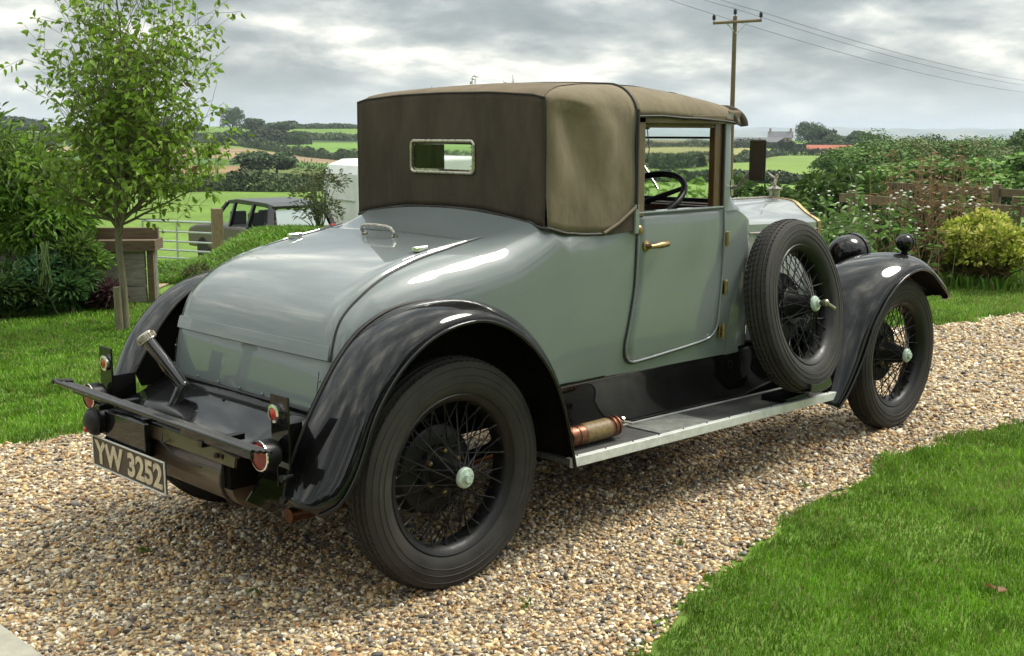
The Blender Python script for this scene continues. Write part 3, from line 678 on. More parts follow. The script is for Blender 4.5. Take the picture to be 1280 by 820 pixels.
# steering wheel
sw = MB(); cx = Vector((1.47, -.33, 1.285)); ax = Vector((-.52, 0, .855)).normalized(); ua = Vector((0, 1, 0)); va = ax.cross(ua)
Rw = .215
sw.tube([cx+(ua*math.cos(a)+va*math.sin(a))*Rw for a in np.linspace(0, 2*math.pi, 41)[:-1]], .0145, 10, closed=True)
for a in (.6, 2.2, 3.7, 5.3): sw.tube([cx+ax*-.02, cx+(ua*math.cos(a)+va*math.sin(a))*Rw], [.013, .010], 8)
sw.ball(cx-ax*.02, .035, 12)
swo = sw.build('steering_wheel', M['blackm'], car, smooth=60)
cl = MB(); cl.tube([cx-ax*.02, cx-ax*.7], .018, 10); cl.build('steering_column', M['blackm'], car, smooth=50)
se = MB(); se.box((1.02, 0, .80), (.50, 1.05, .20)); se.box((.74, 0, 1.03), (.14, 1.05, .50), Matrix.Rotation(R(-8), 3, 'Y')); se.build('seat', M['leather'], car, bevel=.05)
dc = MB()
for s in (-1, 1): dc.box((1.40, s*.567, .93), (.62, .01, .58))
dc.sides('door_trim', M['leather'], car)

# ---- canvas hood ---------------------------------------------------------------
def hood_sec(x):
    W = interp(x, [.615, .64, .70, .80, .95, 1.08, 1.4, 1.84], [.572, .590, .600, .610, .620, .628, .630, .615])
    zt = interp(x, [.615, .66, .74, .9, 1.08, 1.25, 1.5, 1.7, 1.80, 1.84], [1.722, 1.752, 1.770, 1.785, 1.790, 1.786, 1.763, 1.735, 1.718, 1.705])
    rv_ = interp(x, [.615, .66, .74, .85, .95, 1.08, 1.4, 1.84], [.018, .035, .06, .095, .12, .128, .115, .075])
    rh_ = interp(x, [.615, .66, .74, .85, .95, 1.08, 1.4, 1.84], [.018, .045, .09, .13, .15, .16, .15, .11])
    return W, zt, rv_, rh_
def hood_pts(x, zb, n=9):
    W, zt, rv_, rh_ = hood_sec(x); cr_ = .014 if x < 1.5 else .012
    ze = zt-cr_-rv_; P = []
    yb = side_y(x, zb)+.004 if x < 1.085 else W
    if zb < ze:
        for t in np.linspace(0, 1, 15)[:-1]:
            z = zb+(ze-zb)*t; y = yb+(W-yb)*min(1, t*1.6)
            # slack canvas: a soft hollow below the bow and a diagonal pull
            if x < 1.085:
                q = (x-.615)/.465
                y += -.034*math.exp(-((q-.30)/.17)**2)*math.exp(-((t-.80)/.38)**2)+.020*math.exp(-((q-.62)/.15)**2)*math.exp(-((t-.80)/.35)**2)-.010*math.exp(-((q-.85)/.12)**2)*math.exp(-((t-.45)/.3)**2) + .008*math.exp(-((q-.9+.6*t)/.10)**2)*math.sin(math.pi*min(1, t*1.2))
                y -= .006*math.sin(q*9+t*6)*math.sin(math.pi*t)
            P.append((x, -y, z))
    for k in range(n):
        ph = math.pi/2*k/(n-1); P.append((x, -(W-rh_+rh_*math.cos(ph)), ze+rv_*math.sin(ph)))
    for t in (.25, .5, .75, 1): P.append((x, -(W-rh_)*(1-t), zt-cr_*(1-t)**2))
    return P
def mirror_sec(P): return P+[(x, -y, z) for x, y, z in P[-2::-1]]
hb = MB()
xs = list(np.linspace(.615, .76, 8))+list(np.linspace(.79, 1.082, 10))
hb.grid([mirror_sec(hood_pts(x, belt(x)+.002)) for x in xs])
hood = hb.build('canvas_hood', M['canvas'], car, smooth=50, solid=.004)
rr = MB(); rr.grid([mirror_sec(hood_pts(x, 9)) for x in np.linspace(1.082, 1.84, 22)]); rr.build('roof_front', M['canvas'], hood, smooth=50, solid=.004)
# roof skin over the middle (darker, weathered) 
rt_ = MB(); rows = []
for x in np.linspace(.62, 1.83, 34):
    P = hood_pts(x, 9, 7); P = P[6:]; rows.append([(a_, b_, c_+.0035) for a_, b_, c_ in mirror_sec(P)])
rt_.grid(rows); rt_.build('roof_top', M['canvasr'], hood, smooth=50)
# rear panel, slightly bowed, meets the seam over the tail
rp = MB(); rows = []
hw = (.186, .1025)   # rear window half size
wz = 1.484
def rear_pt(u, t):
    y = u*.572; zlo = interp(abs(u), [0, .4, .65, .85, 1], [1.280, 1.275, 1.258, 1.242, 1.222]); zhi = interp(abs(u), [0, .5, .9, 1], [1.742, 1.738, 1.724, 1.712])
    z = zlo+(zhi-zlo)*t; return (.612-.010*math.sin(math.pi*t)*(1-u*u)+.006*math.sin(u*11)*t*(1-t), y, z)
uu = np.linspace(-1, 1, 33); tt = np.linspace(0, 1, 19)
V = []; F = []
for t in tt:
    for u in uu: V.append(rear_pt(u, t))
for i in range(18):
    for j in range(32):
        c = [V[i*33+j], V[i*33+j+1], V[(i+1)*33+j+1], V[(i+1)*33+j]]
        my = sum(q[1] for q in c)/4; mz = sum(q[2] for q in c)/4
        if abs(my) < hw[0]-.012 and abs(mz-wz) < .045: continue
        F.append((i*33+j, i*33+j+1, (i+1)*33+j+1, (i+1)*33+j))
rp.add(V, F); rear = rp.build('hood_back', M['canvasd'], hood, smooth=60, solid=.004)
wf = MB()
def rrect(x, hy, hz, r_, n=6):
    P = []
    for cy, cz, a0 in ((hy-r_, hz-r_, 0), (-hy+r_, hz-r_, 90), (-hy+r_, -hz+r_, 180), (hy-r_, -hz+r_, 270)):
        for k in range(n+1): a_ = R(a0+90*k/n); P.append((x, cy+r_*math.cos(a_), wz+cz+r_*math.sin(a_)))
    return P
wf.tube(rrect(.598, .194, .064, .020), .0075, 8, closed=True)
o_ = rrect(.600, .198, .068, .022); i_ = rrect(.600, .181, .050, .016); wf.grid([o_+[o_[0]], i_+[i_[0]]])
rwf = wf.build('rear_window_frame', M['nickel'], rear, smooth=50)
g = MB(); g.box((.603, 0, wz), (.004, .378, .118)); g.build('rear_window_glass', M['glass'], rwf)
# piping along seams
pp = MB()
pp.tube([hood_pts(x, belt(x)+.002)[0] for x in np.linspace(1.082, .617, 30)]+[(.606, -.572+.0, 1.222)]+[(.603-.0, y, rear_pt(y/.572, 0)[2]-.002) for y in np.linspace(-.565, .565, 40)]+[(.606, .572, 1.222)]
        + [(q[0], -q[1], q[2]) for q in [hood_pts(x, belt(x)+.002)[0] for x in np.linspace(.617, 1.082, 30)]], .0065, 6)
pp.tube([(p[0], p[1]*1.004, p[2]+.003) for p in mirror_sec(hood_pts(1.085, 1.25))], .005, 6)
for s in (-1, 1):
    pp.tube([(rear_pt(s*1.0, t)[0]-.003, s*.572, rear_pt(s, t)[2]) for t in np.linspace(0, 1, 12)], .0028, 5)
    pp.tube([(x, s*(hood_sec(x)[0]+.004), hood_sec(x)[1]-.014-hood_sec(x)[2]-.002) for x in np.linspace(1.09, 1.84, 16)], .0055, 6)
pp.tube([(.607, y, rear_pt(y/.572, 1)[2]) for y in np.linspace(-.57, .57, 20)], .0035, 5)
pp.build('seam_piping', M['piping'], hood, smooth=60)
ro = MB(); P = [p for p in mirror_sec(hood_pts(1.84, 9))]
ro.tube([(p[0]+.012, p[1]*1.008, p[2]-.006) for p in P], .019, 8); ro.tube([(p[0]-.05, p[1]*1.008, p[2]+.001) for p in P], .012, 8); ro.build('front_roll', M['canvasd'], hood, smooth=60)
for s in (-1, 1):
    ft = MB(); q = [(.925, 1.186), (.96, 1.184), (1.075, 1.188), (1.078, 1.275)]
    ft.add([(x, s*(side_y(x, min(z, 1.2))+.012), z) for x, z in q], [(0, 1, 2, 3)]); f_ = ft.build('corner_flap', M['canvasd'], hood, solid=.003)
    ft = MB(); ft.tube([(.90, s*(side_y(.9, 1.186)+.015), 1.188), (.99, s*.630, 1.228), (1.078, s*.634, 1.282)], .007, 6); ft.build('flap_binding', M['canvas'], f_, smooth=60)

# ---- bonnet, radiator --------------------------------------------------------
def bon(f):
    x = 2.203+(3.05-2.203)*f; W = .43+(.30-.43)*f; Wb = .44+(.30-.44)*f; zc = 1.150+(1.113-1.150)*f; zt = 1.232+(1.225-1.232)*f
    P = [(x, -Wb, .66), (x, -W-.004, zc-.25), (x, -W, zc-.008), (x, -W+.008, zc)]
    r = [(.86, .16), (.74, .34), (.62, .58), (.52, .80), (.42, .90), (.2, .975), (.012, 1.0)]
    r0 = [(.86, .30), (.74, .50), (.62, .66), (.52, .78), (.42, .86), (.2, .965), (.012, 1.0)]
    for (a_, h_), (a2, h2) in zip(r, r0): P.append((x, -W*a_, zc+(zt-zc)*(h_*f+h2*(1-f))))
    return P+[(px, -py, pz) for px, py, pz in P[::-1]]
bb = MB(); bb.grid([bon(f) for f in np.linspace(0, 1, 14)]); bo = bb.build('bonnet', M['paint'], car, smooth=28)
hg = MB(); hg.tube([(2.205, 0, 1.236), (3.05, 0, 1.229)], .005, 8)
for s in (-1, 1): hg.tube([(2.205, s*.434, 1.100), (3.05, s*.304, 1.070)], .004, 6)
hg.build('bonnet_hinge', M['nickel'], bo)
lv = MB()
for s in (-1, 1):
    for k in range(20):
        f = .14+.62*k/19; x = 2.203+.847*f; W = .442+(.304-.442)*f
        lv.box((x, s*(W+.004), .905), (.013, .016, .26), Matrix.Rotation(s*R(28), 3, 'Z'))
lv.sides('louvre_panel', M['alloy'], bo, bevel=.003)
ra = MB(); P0 = bon(1)
def radsec(x, k, zoff=0): return [(x, p[1]*k+(0), p[2]+zoff) for p in P0]
ra.grid([radsec(3.052, 1.0), radsec(3.053, 1.018, .005), radsec(3.062, 1.02, .006), radsec(3.085, 1.018, .004), radsec(3.092, .97, -.006)])
rad_ = ra.build('radiator_shell', M['brass'], car, smooth=30)
rc = MB(); rc.box((3.10, 0, .90), (.05, .50, .50)); rc.build('radiator_core', M['blackm'], rad_)
cp = MB(); cp.lathe([(.03, 1.225), (.03, 1.262), (.045, 1.266), (.045, 1.276), (.028, 1.282), (.012, 1.29), (.001, 1.29)], 20, (3.09, 0, 0), 'z')
# small winged figure
c0 = Vector((3.09, 0, 1.29))
cp.tube([c0, c0+Vector((.004, 0, .02)), c0+Vector((.012, 0, .045))], [.006, .011, .008], 8)
cp.ball(c0+Vector((.018, 0, .058)), .008, 8)
for s in (-1, 1):
    cp.tube([c0+Vector((.008, 0, .04)), c0+Vector((-.005, s*.02, .055)), c0+Vector((-.02, s*.038, .078))], [.006, .008, .002], 6)
    cp.tube([c0+Vector((.0, s*.004, .01)), c0+Vector((-.02, s*.012, .018))], [.006, .003], 6)
cp.build('radiator_cap', M['nickel'], rad_, smooth=50)

# ---- wings ----------------------------------------------------------------------
def strip(O, I, n, bulge, mir_=False, k=13, power=.8):
    O = cr_spline(O, n); I = cr_spline(I, n); rows = []
    for i in range(n):
        tg = (O[min(i+1, n-1)]-O[max(i-1, 0)])+(I[min(i+1, n-1)]-I[max(i-1, 0)]); tg /= np.linalg.norm(tg)
        ac = I[i]-O[i]; nr = np.cross(tg, ac); nr /= np.linalg.norm(nr)
        bl = bulge[0]+(bulge[1]-bulge[0])*i/(n-1) if isinstance(bulge, tuple) else bulge
        if isinstance(bulge, tuple) and i > n*.82: bl *= 1-.85*((i-n*.82)/(n*.18))**2
        row = []
        for j in range(k):
            t = j/(k-1); h_ = bl*(max(0, math.sin(math.pi*t))**power)*(1.35-.75*t)
            row.append(O[i]+ac*t+nr*h_)
        rows.append(row)
    return rows, O, I
RO = [(-.590, -.755, .405), (-.548, -.802, .440), (-.500, -.818, .510), (-.46, -.82, .59), (-.412, -.82, .700), (-.339, -.82, .800), (-.25, -.82, .878), (-.15, -.82, .930), (-.03, -.82, .955), (.08, -.82, .950), (.2, -.82, .902),
      (.3, -.82, .828), (.375, -.82, .745), (.43, -.82, .655), (.475, -.82, .54), (.505, -.82, .43), (.530, -.82, .323)]
RI = [(-.610, -.585, .410), (-.590, -.575, .470), (-.560, -.57, .540), (-.52, -.57, .625), (-.455, -.57, .730), (-.365, -.57, .852), (-.27, -.57, .935), (-.15, -.57, .985), (-.03, -.57, 1.000), (.08, -.57, .997), (.22, -.57, .965),
      (.35, -.57, .895), (.44, -.57, .80), (.495, -.57, .69), (.53, -.57, .55), (.545, -.57, .43), (.555, -.57, .323)]
rows, O, I = strip(RO, RI, 54, .040, power=.7)
arch = MB(); arch.grid([[(p[0], -.560, p[2]+.004), (p[0]*.995, -.618, p[2]-.004), (p[0]*.98, -.618, p[2]*.6+.24), (p[0]*.95, -.600, .59)] for p in I[8:]]); wmb = MB(); wmb.grid(rows); ed = MB(); ed.tube([tuple(p) for p in O], .0065, 8)
bpd = MB(); bpd.tube([tuple(p) for p in I+np.array([0, -.003, .004])], .005, 6)
def outward(o):
    me = o.data; me.update(); z = sum(p_.normal.z*p_.area for p_ in me.polygons)
    if z < 0: me.flip_normals()
for mirr in (False, True):
    wo_ = wmb.build('rear_wing', M['black'], car, smooth=50, mirror=mirr, solid=.004, inner=True); outward(wo_)
    ed.build('wing_edge', M['black'], wo_, smooth=60, mirror=mirr); bpd.build('wing_seam', M['piping'], wo_, smooth=60, mirror=mirr); arch.build('arch_liner', M['under'], wo_, smooth=60, mirror=mirr)
FO = [(2.462, -.815, .250), (2.54, -.82, .318), (2.653, -.82, .450), (2.764, -.82, .619), (2.90, -.82, .755), (3.06, -.82, .842), (3.22, -.82, .872), (3.36, -.82, .848), (3.47, -.82, .785), (3.57, -.812, .728), (3.66, -.79, .688), (3.74, -.745, .662), (3.775, -.70, .655)]
FI = [(2.425, -.50, .250), (2.47, -.50, .37), (2.53, -.50, .52), (2.61, -.50, .67), (2.73, -.50, .80), (2.90, -.50, .890), (3.08, -.50, .928), (3.26, -.50, .932), (3.44, -.50, .905), (3.60, -.505, .845), (3.72, -.53, .765), (3.785, -.59, .70), (3.79, -.64, .667)]
rows, O, I = strip(FO, FI, 60, (.045, .050), power=.7)
fmb = MB(); fmb.grid(rows); ed = MB(); ed.tube([tuple(p) for p in O]+[tuple(rows[-1][j]) for j in range(1, 13)], .0065, 8)
sg = MB(); I2 = [tuple(p) for p in I]
sgr = []
for p in I2: sgr.append([p, (p[0], -.47, min(p[2], .8)-.05), (min(max(p[0], 2.5), 3.45), -.42, .50)])
sg.grid(sgr)
for mirr in (False, True):
    wo_ = fmb.build('front_wing', M['black'], car, smooth=50, mirror=mirr, solid=.004, inner=True); outward(wo_)
    ed.build('wing_edge', M['black'], wo_, smooth=60, mirror=mirr)
    sg.build('splash_guard', M['blackm'], wo_, smooth=50, mirror=mirr)

# ---- running boards and valances -----------------------------------------------------
def zrb(x): return .366-(x-.57)/(2.5-.57)*.046
for s in (-1, 1):
    rot = Matrix.Rotation(math.atan(.046/1.93), 3, 'Y'); c = Vector((1.515, s*.655, zrb(1.515)-.016)); LN = 1.94
    q = MB(); q.box(c, (LN, .235, .022), rot); rb = q.build('running_board', M['mat'], car, bevel=.002)
    q = MB(); q.box(c+Vector((0, s*.122, .000)), (LN, .012, .038), rot); q.box(c+Vector((0, s*.110, .0165)), (LN, .022, .004), rot); q.build('board_trim', M['alloy'], rb, bevel=.002)
    q = MB(); q.box(c+Vector((0, -s*.112, .0160)), (LN, .010, .005), rot); q.box(rot @ Vector((LN/2-.006, 0, .016))+c, (.012, .22, .005), rot); q.build('inner_trim', M['alloy'], rb)
    q = MB(); q.box(rot @ Vector((-.20, 0, .0145))+c, (.36, .19, .005), rot); q.build('step_plate', M['matl'], rb, bevel=.001)
    q = MB()
    for k in range(12): q.ball(rot @ Vector((-LN/2+.05+k*.167, s*.110, .020))+c, .0035, 6)
    q.each('board_screw', M['blackm'], rb)
va = MB(); sec = [(-.598, .604), (-.592, .575), (-.572, .55), (-.548, .50), (-.535, .42), (-.53, .345), (-.50, .33)]
va.grid([[(x, y, z-(0 if z > .5 else (x-.57)/1.93*.04)) for y, z in sec] for x in np.linspace(.56, 2.05, 12)]+[[(x, y+(x-2.05)*.10, z-(0 if z > .5 else (x-.57)/1.93*.04)) for y, z in sec] for x in np.linspace(2.1, 2.62, 6)])
both(va, 'valance', M['black'], car, smooth=40)
vh = MB(); vh.lathe([(.014, 0), (.022, 0), (.022, -.012), (.014, -.012)], 16, (1.88, -.556, .515), 'y', closed=True); vh.build('valance_grommet', M['blackm'], car, smooth=50)
# chassis
ch = MB()
for s in (-1, 1):
    ch.box((1.35, s*.40, .50), (4.1, .05, .12)); ch.box((1.35, s*.40, .50), (4.12, .012, .11))
for x in (-.5, .5, 1.4, 2.3, 3.3): ch.box((x, 0, .50), (.06, .8, .09))
ch.build('chassis', M['under'], car)
ax_ = MB(); ax_.tube([(0, -.62, .41), (0, .62, .41)], .045, 12); ax_.ball((0, 0, .41), .16, 16)
ax_.tube([(0, 0, .41), (1.6, 0, .46)], .035, 10); ax_.box((1.9, 0, .42), (1.0, .35, .25))
ax_.build('rear_axle', M['under'], car, smooth=50)
fx = MB(); fx.tube([(3.208, -.62, .41), (3.208, -.45, .36), (3.208, .45, .36), (3.208, .62, .41)], .028, 10)
for s in (-1, 1): fx.tube([(2.8, s*.42, .47), (3.0, s*.42, .38), (3.208, s*.42, .345), (3.42, s*.42, .40), (3.6, s*.42, .52)], .022, 8)
fx.build('front_axle', M['under'], car, smooth=50)
ls = MB()
for s in (-1, 1): ls.tube([(-.62, s*.49, .50), (-.4, s*.49, .40), (0, s*.49, .345), (.4, s*.49, .38), (.6, s*.49, .45)], .024, 8)
ls.sides('leaf_spring', M['under'], car, smooth=50)
ex = MB(); ex.tube([(.6, -.32, .30), (0, -.32, .26), (-.42, -.33, .265)], .026, 12); ex.build('exhaust', M['copper'], car, smooth=50)

# ---- wheels -----------------------------------------------------------------------------
def tyre_prof():
    Rt = .41; P = []
    side = [(.283, -.046), (.295, -.056), (.315, -.063), (.345, -.0665), (.372, -.0635), (.388, -.059), (.398, -.0535)]
    tread = []
    ribs = [(-.052, -.034), (-.028, -.013), (-.007, .007), (.013, .028), (.034, .052)]
    for a_, b_ in ribs:
        dz = lambda y: .403-.018*(abs(y)/.055)**2+.007
        tread += [(dz(a_)-.009, a_-.001), (dz(a_), a_+.001), (dz(b_), b_-.001), (dz(b_)-.009, b_+.001)]
    P = side+tread+[(r_, -y) for r_, y in side[::-1]]
    return P
def sip_mat():
    m_ = M['rubber'].copy(); m_.name = 'tread_rubber'; return m_
TYRE = MB(); TYRE.lathe(tyre_prof(), 120)
for r_, y in ((.330, -.0660), (.352, -.0668), (.378, -.0630)): TYRE.lathe([(r_-.002, y+.002), (r_, y-.0012), (r_+.002, y+.002)], 120)
# sipes: little blocks nicked out at rib edges
for k in range(90):
    a_ = 2*math.pi*k/90
    for y in (-.043, -.0205, 0, .0205, .043):
        rr_ = .4104-.018*(abs(y)/.055)**2
        c = Vector((rr_*math.cos(a_), y, rr_*math.sin(a_)))
        TYRE.box(c, (.0025, .015, .016), Matrix.Rotation(-a_, 3, 'Y'))
RIM = MB(); RIM.lathe([(.2835, -.054), (.2875, -.050), (.286, -.043), (.272, -.038), (.262, -.030), (.258, 0), (.262, .030), (.272, .038), (.286, .043), (.2875, .050), (.2835, .054), (.278, .050), (.268, .040), (.256, .032), (.252, 0), (.256, -.032), (.268, -.044), (.278, -.051)], 72, closed=True)
RIM.lathe([(.001, -.098), (.030, -.098), (.036, -.094), (.044, -.06), (.052, -.02), (.064, .03), (.072, .05), (.001, .06)], 28)
for k in range(5):
    a_ = 2*math.pi*k/5+.3; RIM.ball((.066*math.cos(a_), .01, .066*math.sin(a_)), .001, 6)
SPK = MB()
def spoke_set(n, rh, yh, rr, yr, off, sgn, ph):
    for k in range(n):
        a0 = 2*math.pi*k/n+ph; a1 = a0+sgn*off
        SPK.tube([(rh*math.cos(a1), yh, rh*math.sin(a1)), (rr*math.cos(a0), yr, rr*math.sin(a0))], .00255, 5, cap=False)
        d_ = Vector((rh*math.cos(a1), yh, rh*math.sin(a1)))-Vector((rr*math.cos(a0), yr, rr*math.sin(a0))); p_ = Vector((rr*math.cos(a0), yr, rr*math.sin(a0)))
        SPK.tube([p_-d_*.01, p_+d_*.07], .0046, 6)
spoke_set(14, .036, -.088, .256, .012, .62, 1, 0); spoke_set(14, .036, -.082, .256, .020, .62, -1, .22)
spoke_set(14, .064, .035, .256, -.028, .95, 1, .11); spoke_set(14, .064, .045, .256, -.020, .95, -1, .33)
CAP = MB(); CAP.lathe([(.001, -.120), (.016, -.120), (.018, -.117)], 6); CAP.lathe([(.018, -.118), (.018, -.107), (.033, -.105), (.037, -.100), (.037, -.090), (.030, -.088)], 30)
CAPM = MB(); CAPM.lathe([(.001, -.122), (.0145, -.122), (.019, -.119), (.020, -.109)], 8)
DRUM = MB(); DRUM.lathe([(.001, .02), (.085, .02), (.090, .026), (.092, .045), (.150, .050), (.160, .056), (.163, .070), (.163, .115), (.17, .118), (.17, .128), (.001, .130)], 48)
NUT = MB()
for k in range(6):
    a_ = 2*math.pi*k/6+.5; NUT.lathe([(.001, .004), (.008, .006), (.010, .012), (.010, .024)], 10, (.075*math.cos(a_), 0, .075*math.sin(a_)))
Lb = 3.208
def wheel(loc, mirr, rotz=0, tilt=0, spin=0, drum=True, first=None):
    if first is None:
        r_ = RIM.build('wheel', M['blackm'], car, smooth=40)
        parts = [TYRE.build('tyre', M['rubber'], r_, smooth=35), SPK.build('spokes', M['blackm'], r_, smooth=60), CAP.build('hub_cap', M['hub'], r_, smooth=40)]
        parts.append(DRUM.build('brake_drum', M['blackm'], r_, smooth=40)); NUT.each('drum_nut', M['brass'], r_, smooth=40)
    else:
        r_ = first.copy(); link(r_, car)
        for c_ in first.children:
            if not drum and c_.name.startswith('drum_nut'): continue
            k_ = c_.copy(); link(k_, r_)
    r_.matrix_local = Matrix.Translation(loc) @ Matrix.Rotation(rotz+(math.pi if mirr else 0), 4, 'Z') @ Matrix.Rotation(tilt, 4, 'X') @ Matrix.Rotation(spin, 4, 'Y')
    return r_
w1 = wheel((0, -.686, .41), False)
bpy.context.view_layer.update()
wheel((0, .686, .41), True, first=w1, spin=.4)
wheel((Lb, -.686, .41), False, first=w1, spin=.9)
wheel((Lb, .686, .41), True, first=w1, spin=1.3)
ry = R(5.8)
sp = wheel((2.196-.052*math.sin(ry), -.769+.052, .777), False, rotz=ry, tilt=-R(10.8), first=w1, spin=.25, drum=False)
tag(sp, 'spare wheel in the running board well')
# spare clamp: T handle, cup
cm = MB(); Mx = Matrix.Translation((2.196-.052*math.sin(ry), -.769+.052, .777)) @ Matrix.Rotation(ry, 4, 'Z') @ Matrix.Rotation(-R(10.8), 4, 'X')
def spt(p): return Mx @ Vector(p)
cm.tube([spt((0, -.118, 0)), spt((0, -.150, 0))], .011, 10); cm.tube([spt((-.02, -.148, .010)), spt((.05, -.165, -.035))], .0085, 8); cm.ball(spt((0, -.150, 0)), .016, 10)
cm.build('spare_clamp', M['nickel'], car, smooth=50)
cu = MB(); 
cu.grid([[spt(((.414)*math.sin(a_), y, -.414*math.cos(a_))) for y in (-.075, -.071, -.03, .03, .071)] for a_ in np.linspace(-.28, .28, 9)]); cu.grid([[spt((r_*math.sin(a_), -.074, -r_*math.cos(a_))) for r_ in (.375, .416)] for a_ in np.linspace(-.28, .28, 9)])
cu.box((2.17, -.69, zrb(2.17)+.008), (.20, .14, .03)); cu.build('spare_cup', M['black'], car, solid=.006, bevel=.003)

# ---- rear apron, tank, bars, lamps, plate ---------------------------------------------------
dk = MB()
dk.grid([[(x, y, z+.012*(1-(y/.5)**2)) for y in np.linspace(-.5, .5, 9)] for x, z in ((-.378, .648), (-.43, .632), (-.49, .606), (-.56, .580), (-.63, .562), (-.69, .560), (-.705, .572), (-.712, .562))])
dkk = dk.build('rear_apron', M['black'], car, smooth=40, solid=.004)
q = MB()
for y in (-.3, 0, .3): q.ball((-.46, y, .632), .006, 8); q.ball((-.61, y, .578), .006, 8)
q.each('apron_bolt', M['blackm'], dkk); q = MB(); q.tube([(-.398, -.49, .652), (-.398, .49, .652)], .006, 6); q.build('apron_bead', M['blackm'], dkk)
ap = MB()
for s in (-1, 1): ap.add([(-.39, s*.502, .645), (-.56, s*.502, .572), (-.69, s*.502, .42), (-.60, s*.502, .36), (-.40, s*.502, .38), (-.40, s*.57, .38), (-.39, s*.57, .645)], [(0, 1, 2, 3, 4), (0, 4, 5, 6)])
ap.sides('side_apron', M['black'], car, solid=.004)
tk = MB(); tk.grid([[(-.705, y, .575) for y in (-.47, 0, .36)], [(-.712, y, .525) for y in (-.47, 0, .36)]]); tk.build('cross_member', M['tank'], car, solid=.01)  # black panel, its brown base colour stands in for the gravel's reflection
tk = MB(); tk.tube([(-.595, -.42, .455), (-.595, .36, .455)], .098, 28); tk.build('petrol_tank', M['tank'], car, smooth=40)
q = MB()
for y in (-.36, .22): q.tube([(-.595+.102*math.cos(a_), y, .455+.102*math.sin(a_)) for a_ in np.linspace(1.6, 5.2, 14)], .006, 6)
for y in (-.37, .23): q.ball((-.716, y, .548), .010, 8)
q.sides('tank_strap', M['piping'], car, cut=-.07)
q = MB(); q.tube([(-.714, -.02, .555), (-.73, -.04, .53), (-.72, -.08, .545)], .003, 5); q.tube([(-.714, -.0, .53), (-.725, -.14, .485), (-.72, -.28, .49)], .003, 5); q.each('wiring', M['piping'], car)
bm_ = MB()
for (x, z, r_) in ((-.785, .641, .0085), (-.762, .636, .0065), (-.741, .631, .0065), (-.720, .626, .0065)):
    bm_.tube([(x, .665, z+.004), (x, -.70, z-.003)], r_, 8)
bm_.tube([(-.795, .667, .647), (-.715, .667, .636)], .011, 8); bm_.box((-.768, -.46, .618), (.012, .42, .026)); bm_.box((-.745, .42, .618), (.012, .35, .022))
for s in (-.38, .33): bm_.box((-.70, s, .600), (.16, .03, .022))
bm_.build('rear_bar', M['black'], car, bevel=.003)
for s in (-1, 1):
    q = MB(); q.box((-.612, s*.590, .650), (.008, .098, .235)); q.box((-.56, s*.56, .56), (.10, .006, .20)); br = q.build('lamp_bracket', M['black'], car, bevel=.003)
    q = MB(); q.lathe([(.020, -.008), (.030, -.006), (.031, .008), (.027, .012)], 24, (-.624, s*.577, .708), 'x'); q.build('lamp_ring', M['chrome'], br, smooth=50)
    q = MB(); q.lathe([(.001, -.008), (.015, -.006), (.024, 0)], 24, (-.626, s*.577, .708), 'x'); q.build('reflector', M['red'], br, smooth=60)
    c0 = Vector((-.665, s*.588, .585))
    q = MB(); q.lathe([(.045, -.028), (.049, -.026), (.049, .015), (.040, .032), (.001, .042)], 28, c0, 'x'); q.tube([c0, c0+Vector((.06, 0, .0))], .012, 8); lb = q.build('tail_lamp', M['blackm'], car, smooth=40)
    q = MB(); q.lathe([(.045, -.030), (.0495, -.029), (.0497, -.025)], 28, c0, 'x'); q.build('lamp_rim', M['chrome'], lb, smooth=60)
    q = MB(); q.lathe([(.001, -.033), (.030, -.031), (.045, -.026)], 28, c0, 'x'); q.build('lamp_lens', M['redd'], lb, smooth=60)
    q = MB()
    for dz in (-.10, -.17):
        q = MB(); q.tube([(-.612, s*.605, .60+dz), (-.58, s*.605, .60+dz)], .008, 8); q.lathe([(.001, -.012), (.013, -.012), (.013, -.0), (.001, -.0)], 6, (-.614, s*.605, .60+dz), 'x'); q.build('bracket_bolt', M['blackm'], br)
# plate
q = MB(); q.box((-.752, .165, .420), (.008, .535, .112)); pl = q.build('number_plate', M['plate'], car, bevel=.003)
q = MB()
for z in (.3635, .4765): q.box((-.757, .165, z), (.004, .535, .005))
for y in (-.101, .431): q.box((-.757, y, .42), (.004, .005, .112))
q.build('plate_border', M['alloy'], pl)
q = MB(); q.box((-.735, .20, .52), (.02, .30, .12)); q.box((-.70, .10, .52), (.05, .02, .14)); q.build('plate_bracket', M['black'], car, bevel=.003)
fc = bpy.data.curves.new('characters', 'FONT'); fc.body = 'YW 3252'; fc.size = .112; fc.offset = .0038; fc.extrude = .0012; fc.align_x = 'CENTER'; fc.align_y = 'CENTER'; fc.space_character = 1.02
fo = bpy.data.objects.new('characters', fc); col.objects.link(fo); bpy.context.view_layer.update()
me = bpy.data.meshes.new_from_object(fo.evaluated_get(bpy.context.evaluated_depsgraph_get())); bpy.data.objects.remove(fo)
to = bpy.data.objects.new('characters', me); me.materials.clear(); me.materials.append(M['cream']); link(to, pl)
xs_ = [v.co.x for v in me.vertices]; sx_ = .50/(max(xs_)-min(xs_)); ys_ = [v.co.y for v in me.vertices]; sy_ = .088/(max(ys_)-min(ys_)); cy_ = (max(ys_)+min(ys_))/2; cx_ = (max(xs_)+min(xs_))/2
for v in me.vertices: x, y, z = v.co; v.co = (-.7575-z, .165-(x-cx_)*sx_, .420+(y-cy_)*sy_)
